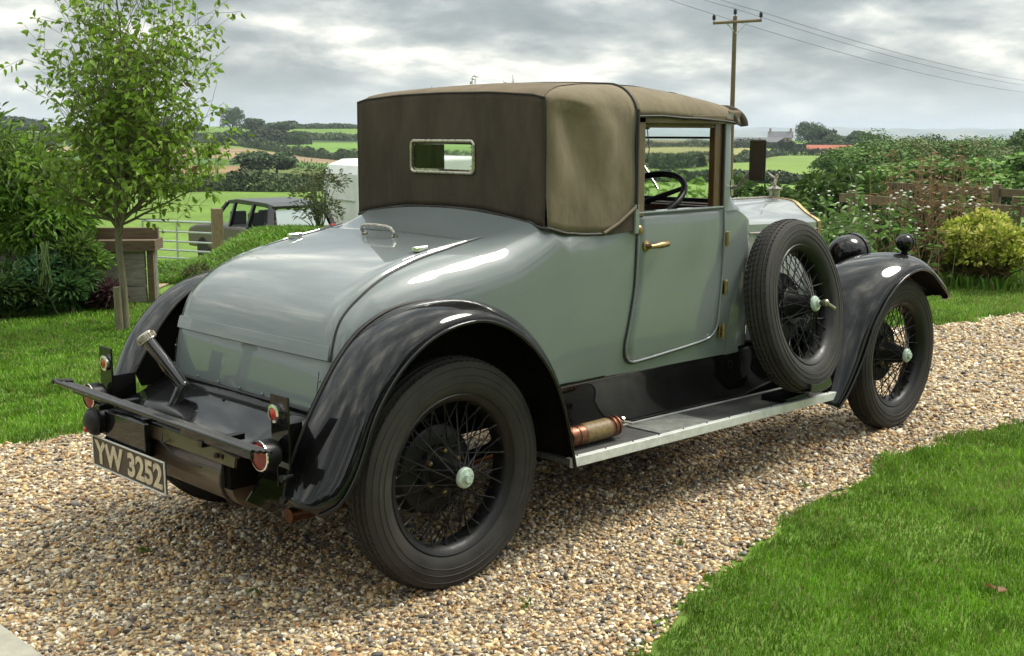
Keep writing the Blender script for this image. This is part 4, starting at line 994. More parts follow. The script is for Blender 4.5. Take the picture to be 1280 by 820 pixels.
# plate lamp
c0 = Vector((-.775, .395, .535)); q = MB(); q.lathe([(.001, -.022), (.03, -.018), (.047, -.004), (.050, .012), (.048, .05), (.04, .06), (.001, .065)], 26, c0, 'x'); q.lathe([(.050, .004), (.053, .006), (.053, .016), (.050, .018)], 26, c0, 'x'); lb = q.build('plate_lamp', M['blackm'], car, smooth=40)
q = MB(); q.lathe([(.001, -.012), (.010, -.008), (.013, .01)], 16, c0+Vector((-.013, .015, -.028)), 'x'); q.build('lamp_lens', M['red'], lb, smooth=60)
# filler pipe
p0, p1, p2 = Vector((-.585, .300, .826)), Vector((-.510, .195, .660)), Vector((-.545, .215, .575))
q = MB(); q.tube([p0, p0.lerp(p1, .5), p1.lerp(p0, .04)], .0235, 16); q.tube([p1.lerp(p0, .03), p1.lerp(p2, .03), p2], .0235, 16); q.ball(p1, .0235, 14); fp = q.build('filler_pipe', mat('pipe_enamel', (.01, .01, .01), .15, coat=1), car, smooth=50)
dr_ = (p0-p1).normalized(); q = MB(); q.tube([p0-dr_*.004, p0+dr_*.022, p0+dr_*.028], [.034, .034, .028], 24)
for k in range(24):
    a_ = 2*math.pi*k/24; u_ = dr_.orthogonal().normalized(); v_ = dr_.cross(u_); c_ = p0+(u_*math.cos(a_)+v_*math.sin(a_))*.0345; q.tube([c_, c_+dr_*.020], .003, 5)
q.build('filler_cap', M['nickel'], fp, smooth=30)
# headlamps, wing lamps, mirror
for s in (-1, 1):
    c0 = Vector((3.275, s*.375, .925))
    q = MB(); q.lathe([(.001, -.13), (.035, -.125), (.068, -.108), (.090, -.075), (.101, -.03), (.104, .02)], 36, c0, 'x'); q.lathe([(.104, .018), (.110, .02), (.110, .045), (.104, .047)], 36, c0, 'x')
    q.tube([c0-Vector((0, 0, .09)), c0-Vector((0, 0, .22))], .018, 10); hl = q.build('headlamp', M['black'], car, smooth=40)
    q = MB(); q.lathe([(.001, .055), (.06, .052), (.104, .044)], 36, c0, 'x'); q.build('headlamp_glass', M['chrome'], hl, smooth=60)
    c0 = Vector((3.325, s*.675, .998))
    q = MB(); q.ball(c0, .047, 24, (1, 1, 1)); q.lathe([(.046, .008), (.0505, .010), (.0505, .020), (.046, .022)], 30, c0, 'x'); q.lathe([(.035, -.062), (.022, -.054), (.014, -.044), (.012, -.030)], 16, c0, 'z'); q.build('wing_lamp', M['black'], car, smooth=40)
q = MB(); q.box((1.735, -.775, 1.465), (.018, .078, .178)); mr = q.build('wing_mirror', M['blackm'], car, bevel=.008)
q = MB(); q.box((1.7235, -.775, 1.465), (.003, .070, .168)); q.build('mirror_glass', mat('dark_mirror', (.05, .035, .025), .25, metal=.3), mr, bevel=.001)
q = MB(); q.tube([(1.775, -.615, 1.34), (1.775, -.65, 1.345), (1.755, -.735, 1.42), (1.748, -.765, 1.44)], .008, 8); q.box((1.775, -.614, 1.34), (.02, .012, .07)); q.build('mirror_arm', M['nickel'], mr, smooth=50)
# extinguisher on the running board
c0 = Vector((.80, -.665, .408))
q = MB(); q.tube([c0+Vector((-.15, 0, 0)), c0+Vector((-.14, 0, 0)), c0+Vector((.13, 0, -.003)), c0+Vector((.14, 0, -.003))], [.036, .040, .040, .034], 24)
for dx in (-.11, .10, .125): q.tube([c0+Vector((dx, 0, 0)), c0+Vector((dx+.008, 0, 0))], .0425, 24)
q.tube([c0+Vector((.14, 0, 0)), c0+Vector((.165, 0, 0))], .018, 12); xg = q.build('fire_extinguisher', M['copper'], car, smooth=40)
q = MB(); q.tube([c0+Vector((-.07, 0, 0)), c0+Vector((.08, 0, -.001))], .0412, 24, cap=False); q.build('worn_label', M['yellow'], xg, smooth=50)
q = MB(); q.tube([c0+Vector((.165, -.02, .03)), c0+Vector((.17, 0, 0)), c0+Vector((.165, .02, -.028))], .007, 8); q.tube([c0+Vector((.15, -.01, .02)), c0+Vector((.215, -.02, .0))], .006, 8); q.build('valve', M['nickel'], xg)
# ================================================================== young tree on the left lawn
yt = empty('young_tree', (1.776, 5.228, 0), 'young pear tree with open green crown on the left lawn', 'tree')
LP, LD = [], []
tb = MB(); g7 = random.Random(3)
def branch(p, d, length, r0, depth, lean_up):
    n_ = max(4, int(length/.07)); pts = [p.copy()]; dirs = []; dd = d.copy()
    for i in range(n_):
        dd = (dd+Vector((g7.gauss(0, .09), g7.gauss(0, .09), g7.gauss(0, .05)+lean_up*.05))).normalized(); p = p+dd*(length/n_); pts.append(p.copy()); dirs.append(dd.copy())
    rs = [max(.0016, r0*(1-.85*i/n_)) for i in range(n_+1)]
    tb.tube(pts, rs, 6 if r0 > .006 else 4, cap=False)
    for i in range(1, n_+1):
        dd = dirs[i-1]; f = i/n_
        if depth >= 1:
            for _ in range(2 if depth == 1 else 3):
                a = g7.random()*6.28; o = dd.orthogonal(); o = (Matrix.Rotation(a, 3, dd) @ o).normalized()
                LP.append(tuple(pts[i]+o*.006)); LD.append(tuple(o*.9+dd*.5))
        if depth < 2 and f > .12:
            k_ = 2 if depth == 0 else 1
            for _ in range(k_):
                if g7.random() < (.8 if depth == 0 else .62):
                    a = g7.random()*6.28; o = (Matrix.Rotation(a, 3, dd) @ dd.orthogonal()).normalized(); nd = (dd*.55+o*.75+Vector((0, 0, .28))).normalized()
                    branch(pts[i], nd, (length*(.42-.18*f) if depth == 0 else length*.5)*(.7+.6*g7.random()), rs[i]*.55, depth+1, lean_up)
tb.tube([(0, 0, -.05), (.004, .0, .3), (-.012, .01, .62), (-.02, .0, .80)], [.036, .030, .027, .027], 12)
top0 = Vector((-.02, 0, .78))
branch(top0, Vector((-.02, .03, 1)), 2.15, .022, 0, .9)
for az0, el, ln in ((10, 72, 1.5), (60, 78, 1.75), (100, 74, 1.05), (150, 80, 1.2), (205, 70, 1.4), (250, 75, 1.65), (300, 78, 1.8), (325, 66, 1.3), (340, 44, 1.05), (30, 50, 1.0), (85, 42, .95), (130, 52, .85), (170, 40, .8), (225, 48, 1.0), (270, 40, .95), (310, 34, 1.05), (325, 22, .95), (145, 24, .65), (285, 58, 1.2), (5, 28, .8)):
    a, e_ = R(az0), R(el); branch(top0+Vector((0, 0, g7.random()*.18-.04)), Vector((math.cos(a)*math.cos(e_), math.sin(a)*math.cos(e_), math.sin(e_))), ln*.93, .013, 0, .35)
tb.build('trunk', M['barkp'], yt, smooth=60)
P = np.array(LP); D = np.array(LD); n = len(P)
k = rng.random(n) < min(1, 6600/n); P, D = P[k], D[k]; n = len(P)
C = np.array([.20, .33, .035])[None]*(.55+.9*rng.random((n, 1))); y_ = rng.random(n) < .15; C[y_] = np.array([.30, .42, .08])*(.8+.4*rng.random((y_.sum(), 1))); y_ = rng.random(n) < .008; C[y_] = [.16, .12, .04]
leaves('crown', P, D, .048+.026*rng.random(n), .027+.013*rng.random(n), C, M['leaf'], yt, droop=.9)
q = MB(); q.tube([(1.71, 5.19, -.05), (1.70, 5.19, .36)], .030, 10); o = q.build('tree_stake', M['barkp'], smooth=40); tag(o, 'short round wooden stake beside the young pear tree trunk', 'stake')

# ================================================================== leafy shrubs
def shrub(name, az, r_, H, Wd, n, leaf, colr, label, cat='shrub', group=None, kind=1, alt=None, altf=0, nl=16, lr=.5, stems=9, base=.0, droop=.6, z=None, stemm='stem', zc=.55, mt='leaf', flowers=None):
    x, y = pol(az, r_); z = float(terr(az, r_)) if z is None else z
    t = empty(name, (x, y, z), label, cat, group)
    P, D, i = lobes(n, Wd/2, Wd/2, H*(1-base)/2*1.02, nl, lr, seed=kind); P[:, 2] += H*(base+(1-base)*.5)
    g = np.random.default_rng(kind+5); P[:, 2] = np.maximum(P[:, 2], .02+.1*g.random(n)); lc = .75+.5*g.random(nl); C = np.array(colr)[None]*(lc[i]*(.6+.8*g.random(n)))[:, None]
    if alt is not None: k_ = g.random(n) < altf; C[k_] = np.array(alt)*(.7+.6*g.random((k_.sum(), 1)))
    leaves('foliage', P, D, leaf[0]*(.7+.6*g.random(n)), leaf[1]*(.7+.6*g.random(n)), C, M[mt], t, droop=droop)
    m_ = MB(); gg = random.Random(kind)
    for k_ in range(stems):
        a = gg.random()*6.28; q_ = P[gg.randrange(n)]; m_.tube([(.04*math.cos(a), .04*math.sin(a), -.03), (q_[0]*.45, q_[1]*.45, q_[2]*.55), tuple(q_)], [.010, .007, .002], 5, cap=False)
    m_.build('stem', M[stemm], t, smooth=60)
    if flowers:
        fn_, fc_, fs_ = flowers; jj = g.choice(n, fn_, replace=False); fm = MB()
        for j in jj:
            if P[j][2] < H*.35: continue
            fm.ball(P[j]*np.array([1.06, 1.06, 1.03]), fs_*(.7+.6*g.random()), 6, (1, 1, .6))
        fm.build('flower', mat('petal', fc_, .6), t, smooth=60)
    return t
LONG = (.075, .018)
shrub('butterfly_bush', 68.4, 11.9, 1.78, 1.75, 5200, (.10, .022), (.15, .25, .04), 'tall arching bush with long lime leaves and purple flower spikes by the left edge', kind=2, nl=26, lr=.42, stems=22, droop=.9, alt=(.08, .13, .03), altf=.35, flowers=(34, (.16, .05, .22), .022))
shrub('butterfly_bush', 67.0, 11.5, 1.5, .8, 2200, (.12, .028), (.16, .30, .04), 'lime green bush with hanging pointed leaves between the arching bush and the young tree', kind=3, nl=18, lr=.4, stems=14, droop=1.3, flowers=(10, (.16, .05, .22), .02))
for k_, (a, r_, H, Wd, c_, lb) in enumerate(((69.2, 10.9, .50, .75, (.06, .12, .03), 'low dark green shrub at the far left in front of the plank wall'), (67.0, 11.0, .62, .55, (.05, .12, .05), 'dark blue green spiky plant left of the hanging lime stem'),
        (65.9, 10.9, .50, .42, (.07, .15, .04), 'dark green plant right of the hanging lime stem'), (64.6, 11.0, .26, .36, (.09, .05, .05), 'low purple brown leaved plant before the grey planks'), (67.9, 10.8, .30, .5, (.05, .10, .02), 'small bright leafy plant at the foot of the dark shrub'), (65.5, 11.15, .80, .42, (.12, .21, .04), 'loose mid green shrub with a few pink flowers before the planks'))):
    shrub('garden_plant', a, r_, H, Wd, 1300, (.09, .025), c_, lb, 'plant', 'plants in the left border', kind=10+k_, nl=10, flowers=(14, (.35, .10, .22), .014) if k_ == 5 else None)
q = MB(); bx, by = pol(67.0, 10.75)
for k_ in range(14): q.tube([(bx+random.gauss(0, .03), by+random.gauss(0, .03), .62+random.random()*.06), (bx+random.gauss(0, .03), by+random.gauss(0, .03), .3), (bx+random.gauss(0, .07), by+random.gauss(0, .07), .0)], [.004, .008, .004], 4, cap=False)
o = q.build('hanging_stem', mat('lime_stem', (.11, .17, .045), .7, var=.3), smooth=60); tag(o, 'pale lime bundle of hanging stems below the bush on the left', 'plant')
# ---- plank wall, posts, gate ------------------------------------------------
M['plank'] = mat('weathered_plank', (.27, .245, .21), .85, var=.35, vscale=7, bump=.003, bscale=50, stretch=(1, 1, 7)); M['plankb'] = mat('brown_plank', (.12, .085, .05), .85, var=.35, vscale=7, bump=.003, bscale=50, stretch=(1, 1, 7)); M['post'] = mat('post_wood', (.16, .115, .065), .85, var=.4, vscale=8, bump=.004, bscale=50, stretch=(5, 5, 1))
M['galv'] = mat('galvanised_steel', (.45, .47, .47), .4, metal=.8, var=.2, vscale=20)
pa = Vector((*pol(62.55, 11.35), 0)); pb_ = Vector((*pol(71.5, 11.9), 0)); dv_ = (pb_-pa); Lw = dv_.length; an = math.atan2(dv_.y, dv_.x); rz = Matrix.Rotation(an, 3, 'Z')
t = empty('plank_wall', pa, 'low weathered grey plank wall with a brown overhanging cap behind the young tree', 'wall')
for k_ in range(3): q = MB(); q.box(rz @ Vector((Lw/2, 0, .085+.165*k_)), (Lw, .05, .16), rz); q.build('plank', M['plank'], t, bevel=.005)
for k_ in range(2): q = MB(); q.box(rz @ Vector((Lw/2-.06, -.10+.0*k_, .555+.105*k_)), (Lw+.1, .06+.3*(k_ == 0), .10), rz); q.build('cap_board', M['plankb'], t, bevel=.005)
q = MB(); q.box(rz @ Vector((-.05, .0, .26)), (.06, .09, .52), rz); q.build('end_post', M['plankb'], t, bevel=.004)
def post(name, az, r_, H, w_, mt, label, cat='post', roundp=False, z=None):
    x, y = pol(az, r_); z = float(terr(az, r_)) if z is None else z; q = MB()
    if roundp: q.tube([(0, 0, -.2), (0, 0, H-.01), (0, 0, H)], [w_/2, w_/2, w_/2*.8], 20)
    else: q.box((0, 0, H/2-.1), (w_, w_, H+.2), Matrix.Rotation(R(az+12), 3, 'Z'))
    o = q.build(name, M[mt], smooth=40 if roundp else False, bevel=0 if roundp else .01); o.location = (x, y, z); return tag(o, label, cat)
post('white_post', 62.22, 11.55, .60, .085, 'galv', 'pale grey round metal post at the end of the plank wall', roundp=True)
post('gate_post', 59.22, 26.5, 1.45, .22, 'post', 'square brown timber gate post at the right end of the field gate', z=-1.50)
gx0 = Vector((*pol(62.6, 28.5), -1.55)); gx1 = Vector((*pol(59.45, 26.6), -1.50))
t = empty('field_gate', gx0, 'galvanised tubular field gate left of the timber post', 'gate')
dg = gx1-gx0
for k_, h_ in enumerate((.12, .30, .48, .68, .90, 1.13)): q = MB(); q.tube([Vector((0, 0, h_)), dg+Vector((0, 0, h_))], .022 if h_ < 1.1 else .028, 8); q.build('rail', M['galv'], t, smooth=50)
for f_ in (0, .5, 1): q = MB(); q.tube([dg*f_+Vector((0, 0, .10)), dg*f_+Vector((0, 0, 1.15))], .025, 8); q.build('upright', M['galv'], t, smooth=50)
# shingle patch before the gate
q = MB(); a_, b_ = [], []
rows = []
for az in np.linspace(59.6, 62.2, 8): rows.append([(*pol(az, r_), float(terr(az, r_))+.012) for r_ in np.linspace(12.6+.3*math.sin(az*3), 14.2+.2*math.sin(az*5), 5)])
q.grid(rows); o = q.build('shingle_patch', gmat); o['kind'] = 'structure'
# ---- shrub on the bank -------------------------------------------------------
shrub('bank_shrub', 54.45, 15.9, .98, .78, 1500, (.055, .016), (.085, .11, .045), 'thin grey green shrub growing on the grass bank in front of the horse trailer', kind=22, nl=14, lr=.42, stems=26, alt=(.14, .15, .07), altf=.3)
shrub('bank_shrub', 60.3, 12.9, .22, .4, 420, (.05, .014), (.10, .12, .04), 'tiny tuft of weeds beside the pale metal post', 'weed', kind=23, nl=6)
# ---- far car and trailer ----------------------------------------------------------
def extr(prof_, hw, name, mt, parent, bev=.03, taper=None):
    V = []; n_ = len(prof_)
    for s in (-1, 1):
        for x, z in prof_: V.append((x, s*(hw if taper is None else hw-taper*max(0, z-1.0)), z))
    F_ = [tuple(range(n_))[::-1], tuple(range(n_, 2*n_))]+[(i, (i+1) % n_, n_+(i+1) % n_, n_+i) for i in range(n_)]
    return obj(name, V, F_, mt, parent, bevel=bev)
M['suv'] = mat('taupe_paint', (.085, .062, .058), .45, coat=.2); M['dglass'] = mat('tinted_glass', (.02, .03, .028), .06, spec=.8); M['white'] = mat('white_panel', (.62, .63, .61), .45, var=.08, vscale=2)
sx, sy = pol(57.2, 32.2); sv = empty('parked_suv', (sx, sy, -1.95), 'taupe estate car with black roof parked behind the grass bank', 'car')
extr([(-2.42, .45), (-2.45, .95), (-2.38, 1.08), (-2.2, 1.12), (.95, 1.12), (1.9, 1.06), (2.35, .96), (2.45, .8), (2.45, .42)], .98, 'body', M['suv'], sv, .07)
M['suvr'] = mat('black_roof', (.008, .008, .009), .35, coat=.3)
M['suvg'] = mat('light_glass', (.75, .85, .78), .02, trans=1); M['suvg'].node_tree.nodes['Principled BSDF'].inputs['IOR'].default_value = 1.1
extr([(-2.06, 1.64), (-2.10, 1.72), (-1.7, 1.79), (-.2, 1.83), (.35, 1.78), (.42, 1.68), (-.2, 1.70), (-1.5, 1.68)], .76, 'roof', M['suvr'], sv, .02)
def pil(x0, x1, s, wd): q = MB(); q.tube([(x0, s*.93, 1.10), (x1, s*.75, 1.72)], wd, 4); q.build('pillar', M['suvr'], sv)
for s in (-1, 1):
    pil(-2.20, -1.98, s, .085); pil(-1.02, -1.10, s, .06); pil(-.04, -.08, s, .055); pil(1.05, .36, s, .055)
    q = MB(); q.add([(-2.16, s*.90, 1.12), (1.0, s*.90, 1.12), (.36, s*.755, 1.69), (-1.97, s*.755, 1.69)], [(0, 1, 2, 3)]); q.build('side_window', M['suvg'], sv, solid=.01)
    for x in (-.55, .45): q = MB(); q.box((x, s*.42, 1.22), (.12, .45, .5)); q.build('seat', M['leather'], sv, bevel=.04)
obj('rear_window', [(-2.262, -.74, 1.20), (-2.262, .74, 1.20), (-2.03, .66, 1.62), (-2.03, -.66, 1.62), (-2.24, -.74, 1.20), (-2.24, .74, 1.20), (-2.01, .66, 1.62), (-2.01, -.66, 1.62)], [(0, 1, 2, 3), (7, 6, 5, 4), (0, 4, 5, 1), (2, 6, 7, 3), (1, 5, 6, 2), (3, 7, 4, 0)], mat('bright_glass', (.40, .45, .43), .08, metal=.6), sv)
for s in (-1, 1):
    q = MB(); q.box((-2.36, s*.80, 1.16), (.10, .16, .14)); q.build('tail_light', M['red'], sv, bevel=.02)
    q = MB(); q.box((-2.42, s*.86, .95), (.12, .2, .22)); q.build('tail_light', M['redd'], sv, bevel=.02)
    for x in (-1.5, 1.5): q = MB(); q.lathe([(.001, -.1), (.24, -.1), (.36, -.08), (.37, 0), (.36, .1), (.001, .1)], 24, (x, s*.88, .37)); q.build('wheel', M['rubber'], sv, smooth=40)
q = MB(); q.box((1.0, -1.05, 1.18), (.1, .16, .14)); q.build('door_mirror', M['suv'], sv, bevel=.02)
sv.rotation_euler.z = R(57.35+180+ -152)
tx, ty = pol(50.45, 34.5); tr = empty('horse_trailer', (tx, ty, -2.17), 'white box trailer with rounded roof standing behind the bank shrub', 'trailer')
extr([(-2.0, .45), (-2.0, 2.62), (-1.85, 2.86), (-1.4, 3.02), (2.0, 3.08), (2.9, 3.02), (3.25, 2.6), (3.35, .45)], 1.15, 'body', M['white'], tr, .08, .03)
for s in (-1, 1):
    for x in (-1.0, -.1, .55): q = MB(); q.box((x, s*1.135, 1.55), (.03, .03, 2.0)); q.build('seam', M['galv'], tr)
    q = MB(); q.box((-.5, s*1.13, 2.50), (1.9, .05, .04)); q.build('gutter', M['galv'], tr)
    q = MB(); q.box((-.22, s*1.15, 1.5), (.05, .05, .25)); q.build('latch', M['blackm'], tr)
    for x in (.3, 1.2): q = MB(); q.lathe([(.001, -.1), (.3, -.1), (.33, 0), (.3, .1), (.001, .1)], 20, (x, s*1.0, .33)); q.build('wheel', M['rubber'], tr, smooth=40)
for zz in (1.0, 1.9): q = MB(); q.box((-2.02, 0, zz), (.03, 2.1, .03)); q.build('rear_seam', M['galv'], tr)
tr.rotation_euler.z = R(-12)

# ---- hedges, fields, far trees ----------------------------------------------------------
hedge([(70, 175), (62, 170), (57, 160), (53, 165), (46, 172)], 2.6, 5, 'dark hedge along the bottom of the near green field on the left', n=14000, sz=.30, colr=(.065, .10, .035))
hedge([(70, 700), (60, 655), (57.5, 605), (54, 470), (51.5, 420), (46, 400)], 3.5, 8, 'long diagonal hedge between the tan stubble and the bright green field', n=14000, sz=.6, colr=(.065, .10, .035))
hedge([(70, 770), (60, 740), (56, 735), (50, 745), (44, 760)], 4.5, 14, 'dark hedge along the top of the bright green field', n=14000, sz=.8, colr=(.065, .10, .035))
hedge([(58, 960), (55, 955), (50, 950), (44, 940)], 3.8, 12, 'hedge along the ridge on the left skyline', n=12000, sz=.9, colr=(.055, .09, .03))
hedge([(72, 930), (68, 930), (66.5, 925)], 10, 24, 'clump of dark trees on the skyline above the butterfly bush', n=6000, sz=1.2)
hedge([(57.8, 655), (56.5, 665), (55, 675)], 7, 14, 'thick hedge at the left end of the bright green field', n=5000, sz=.7)
hedge([(45, 330), (40, 335), (36.5, 345), (34, 365), (32.3, 488), (29.5, 480)], 3.0, 6, 'curving hedge between the two fields seen right of the cabin', n=10000, sz=.45)
hedge([(45, 640), (38, 640), (33.5, 650), (31.5, 560), (29, 520)], 4, 8, 'hedge behind the tan field and the farmhouse', n=10000, sz=.6)
hedge([(46, 178), (40, 175), (35, 178), (31.5, 175), (29, 178)], 1.5, 5, 'dark hedge along the near edge of the green field right of the cabin', n=12000, sz=.3)
hedge([(46, 300), (42, 292), (39, 298), (36.0, 310)], 4, 12, 'thick dark hedge seen through the cabin windows', n=14000, sz=.5, colr=(.05, .09, .025))
hedge([(29.6, 84), (29.0, 80), (28, 76), (26, 72), (22, 70), (17, 72)], 1.3, 4, 'leafy hedge below the trees on the right', n=16000, sz=.22, colr=(.09, .16, .035))
FT = [(58.35, 880, 20, 24, 'round dark tree alone on the left skyline', 1), (57.4, 890, 11, 20, 'low dark tree right of the round skyline tree', 2), (60.2, 860, 10, 18, 'small dark skyline tree behind the young tree', 3),
      (61.3, 870, 12, 20, 'bushy skyline tree seen through the young tree', 4), (56.0, 870, 9, 26, 'broad low skyline tree left of the cabin', 5), (55.3, 640, 9, 14, 'small round tree at the top of the bright field', 1),
      (57.3, 300, 6.0, 13, 'round green thicket on the brown field', 2), (56.35, 305, 5.6, 12, 'round green thicket right beside the bigger one on the brown field', 3), (58.3, 640, 9, 16, 'dark field tree under the round skyline tree', 4),
      (31.05, 650, 15, 20, 'round dark tree right of the farmhouse', 1), (30.5, 640, 12, 17, 'smaller dark tree beside the round one near the farmhouse', 2), (29.8, 600, 8, 15, 'low tree above the red roofed barn', 3), (29.1, 590, 8, 18, 'low wide tree beyond the red roofed barn', 4), (28.5, 600, 10, 18, 'dark tree at the right of the barn', 5)]
for a, r_, H, Wd, lb, k_ in FT: x, y = pol(a, r_); tree('field_tree', x, y, float(terr(a, r_))-.22*H, H*1.2, Wd, lb, group='trees out in the fields', kind=k_, n=4000, sz=.55, colr=(.06, .10, .035))
g8 = random.Random(11)
WT = [(29.0, 118, 5.6, 9, 0), (28.0, 104, 5.9, 10, 1), (27.4, 130, 7.2, 10, 0), (26.6, 108, 6.0, 9, 2), (25.6, 135, 7.2, 11, 0), (24.9, 112, 6.2, 9, 1), (24.0, 138, 7.0, 12, 0), (23.2, 116, 6.1, 9, 2), (22.2, 132, 7.0, 11, 0), (21.3, 110, 6.0, 9, 1), (20.6, 128, 8.2, 12, 0), (19.6, 115, 6.6, 10, 2), (18.6, 125, 7.4, 12, 0),
      (29.3, 90, 3.4, 5, 3), (28.2, 84, 3.8, 7, 3), (26.8, 88, 3.9, 7, 1), (25.4, 86, 4.2, 8, 3), (23.6, 90, 4.6, 8, 0), (21.9, 84, 4.6, 8, 3), (20.2, 88, 5.0, 8, 1)]
WC = [(.075, .14, .035), (.10, .175, .038), (.13, .165, .055), (.12, .22, .038)]
WL = ['dark woodland tree', 'mid green woodland tree', 'olive woodland tree', 'brighter green bushy tree']
ordn = ['far left', 'second from the left', 'third from the left', 'fourth', 'fifth', 'sixth', 'seventh', 'eighth', 'ninth', 'tenth', 'eleventh', 'twelfth', 'at the right frame edge']
for j, (a, r_, H, Wd, c_) in enumerate(WT):
    x, y = pol(a, r_); lb = WL[c_]+(' in the tall back row, counted from the left: '+['first', 'second', 'third', 'fourth', 'fifth', 'sixth', 'seventh', 'eighth', 'ninth', 'tenth', 'eleventh', 'twelfth', 'last'][j] if j < 13 else ' in the lower front row, counted from the left: '+['first', 'second', 'third', 'fourth', 'fifth', 'sixth', 'last'][j-13])
    tree('woodland_tree', x, y, float(terr(a, r_))-.9, H*1.0, Wd, lb, group='woodland trees on the right', kind=j % 5+1, n=11000, sz=.105, colr=WC[c_])
# farmhouse and barns
M['stone'] = mat('farm_stone', (.33, .23, .16), .85, var=.25, vscale=.8); M['slate'] = mat('slate', (.12, .12, .13), .6, var=.2); M['tile'] = mat('red_roof', (.36, .11, .06), .8, var=.2)
def house(name, az, r_, Lh, Wh, hh, rh, rot, wm, rm, label, cat, chim=0, wins=0):
    x, y = pol(az, r_); t = empty(name, (x, y, float(terr(az, r_))-.3), label, cat)
    q = MB(); q.box((0, 0, hh/2), (Lh, Wh, hh)); q.add([(-Lh/2, -Wh/2, hh), (-Lh/2, Wh/2, hh), (-Lh/2, 0, hh+rh), (Lh/2, -Wh/2, hh), (Lh/2, Wh/2, hh), (Lh/2, 0, hh+rh)], [(0, 2, 1), (3, 4, 5)]); q.build('wall', M[wm], t)
    q = MB(); e_ = .4
    for s in (-1, 1): q.add([(-Lh/2-e_, s*(Wh/2+e_), hh-.2), (Lh/2+e_, s*(Wh/2+e_), hh-.2), (Lh/2+e_, 0, hh+rh+.12), (-Lh/2-e_, 0, hh+rh+.12)], [(0, 1, 2, 3) if s < 0 else (3, 2, 1, 0)])
    rf = q.build('roof', M[rm], t, solid=.15)
    for k_ in range(chim): q = MB(); q.box(((-1+2*k_)*(Lh/2-.8), 0, hh+rh+.6), (1.1, 1.1, 2.2)); q.box(((-1+2*k_)*(Lh/2-.8), 0, hh+rh+1.75), (1.3, 1.3, .2)); q.build('chimney', M[wm], rf)
    for k_ in range(wins):
        for zz in (1.5, 4.2):
            for s in (-1, 1): q = MB(); q.box((-Lh/2+Lh*(k_+.5)/wins, s*(Wh/2+.03), zz), (1.0, .1, 1.3)); q.build('window', M['dglass'], t)
    t.rotation_euler.z = R(rot); return t
house('farmhouse', 32.35, 690, 13, 7.5, 5.6, 3.2, 118, 'stone', 'slate', 'pale stone farmhouse with two chimneys on the far hill right of the cabin', 'house', 2, 3)
house('farm_barn', 33.35, 680, 26, 9, 3.2, 2.2, 118, 'slate', 'slate', 'long low grey barn left of the far farmhouse', 'barn')
house('farm_barn', 30.1, 520, 18, 7, 2.0, 1.8, 122, 'stone', 'tile', 'long low barn with a red roof above the green field', 'barn')
house('far_cottage', 61.6, 900, 12, 7, 5, 3, 150, 'white', 'slate', 'pale cottage among trees on the left skyline', 'house', 2, 2)

# ---- power pole and wires -------------------------------------------------------------
px_, py_ = pol(34.62, 61); pz = float(terr(34.62, 61)); ptop = 7.35-pz
t = empty('power_pole', (px_, py_, pz), 'tall brown timber power pole with a crossarm behind the cabin', 'pole')
q = MB(); q.tube([(0, 0, -.5), (.0, 0, ptop*.5), (0, 0, ptop)], [.15, .12, .10], 14); q.build('pole', M['plankb'], t, smooth=40)
cdir = Vector((math.cos(R(34.6-84)), math.sin(R(34.6-84)), .05))
q = MB(); q.tube([cdir*-1.2+Vector((0, -.14, ptop-.28)), cdir*1.2+Vector((0, -.14, ptop-.28))], .075, 6); q.build('crossarm', M['post'], t, bevel=.01)
for s in (-1, 1): q = MB(); q.tube([cdir*(.55*s)+Vector((0, -.14, ptop-.30)), Vector((0, -.10, ptop-.85))], .03, 6); q.build('brace', M['galv'], t)
ins = []
for s in (-1, 0, 1):
    b0 = cdir*(1.15*s)+Vector((0, -.14*(s != 0), ptop-.22+(.22 if s == 0 else 0))); ins.append(b0+Vector((px_, py_, pz+.36)))
    q = MB(); q.lathe([(.02, 0), (.02, .08), (.085, .10), (.085, .17), (.06, .19), (.09, .21), (.08, .30), (.03, .36), (.001, .36)], 14, b0, 'z'); q.build('insulator', M['blackm'], t, smooth=40)
WEND = [((47.6, 52, 10.9), (17.5, 165, 6.3)), ((47.0, 56, 11.4), (17.3, 165, 7.0)), ((44.0, 58, 11.2), (17.0, 165, 7.6))]
for k_, (i_, (e0, e1)) in enumerate(zip(ins, WEND)):
    q = MB(); A_ = Vector((*pol(e0[0], e0[1]), e0[2])); B_ = Vector((*pol(e1[0], e1[1]), e1[2])); pts = []
    for (p_, q_, sag) in ((A_, i_, .25), (i_, B_, 1.6)):
        for f_ in np.linspace(0, 1, 26)[(0 if p_ is A_ else 1):]: v = p_.lerp(q_, float(f_)); v.z -= sag*4*f_*(1-f_); pts.append(v)
    q.tube(pts, .011, 5); o = q.build('power_line', mat('cable', (.05, .05, .05), .6) if k_ == 0 else bpy.data.materials['cable']); tag(o, ['overhead wire on the left insulator of the power pole', 'overhead wire on the top middle insulator of the power pole', 'overhead wire on the right insulator of the power pole'][k_], 'cable', 'overhead wires')

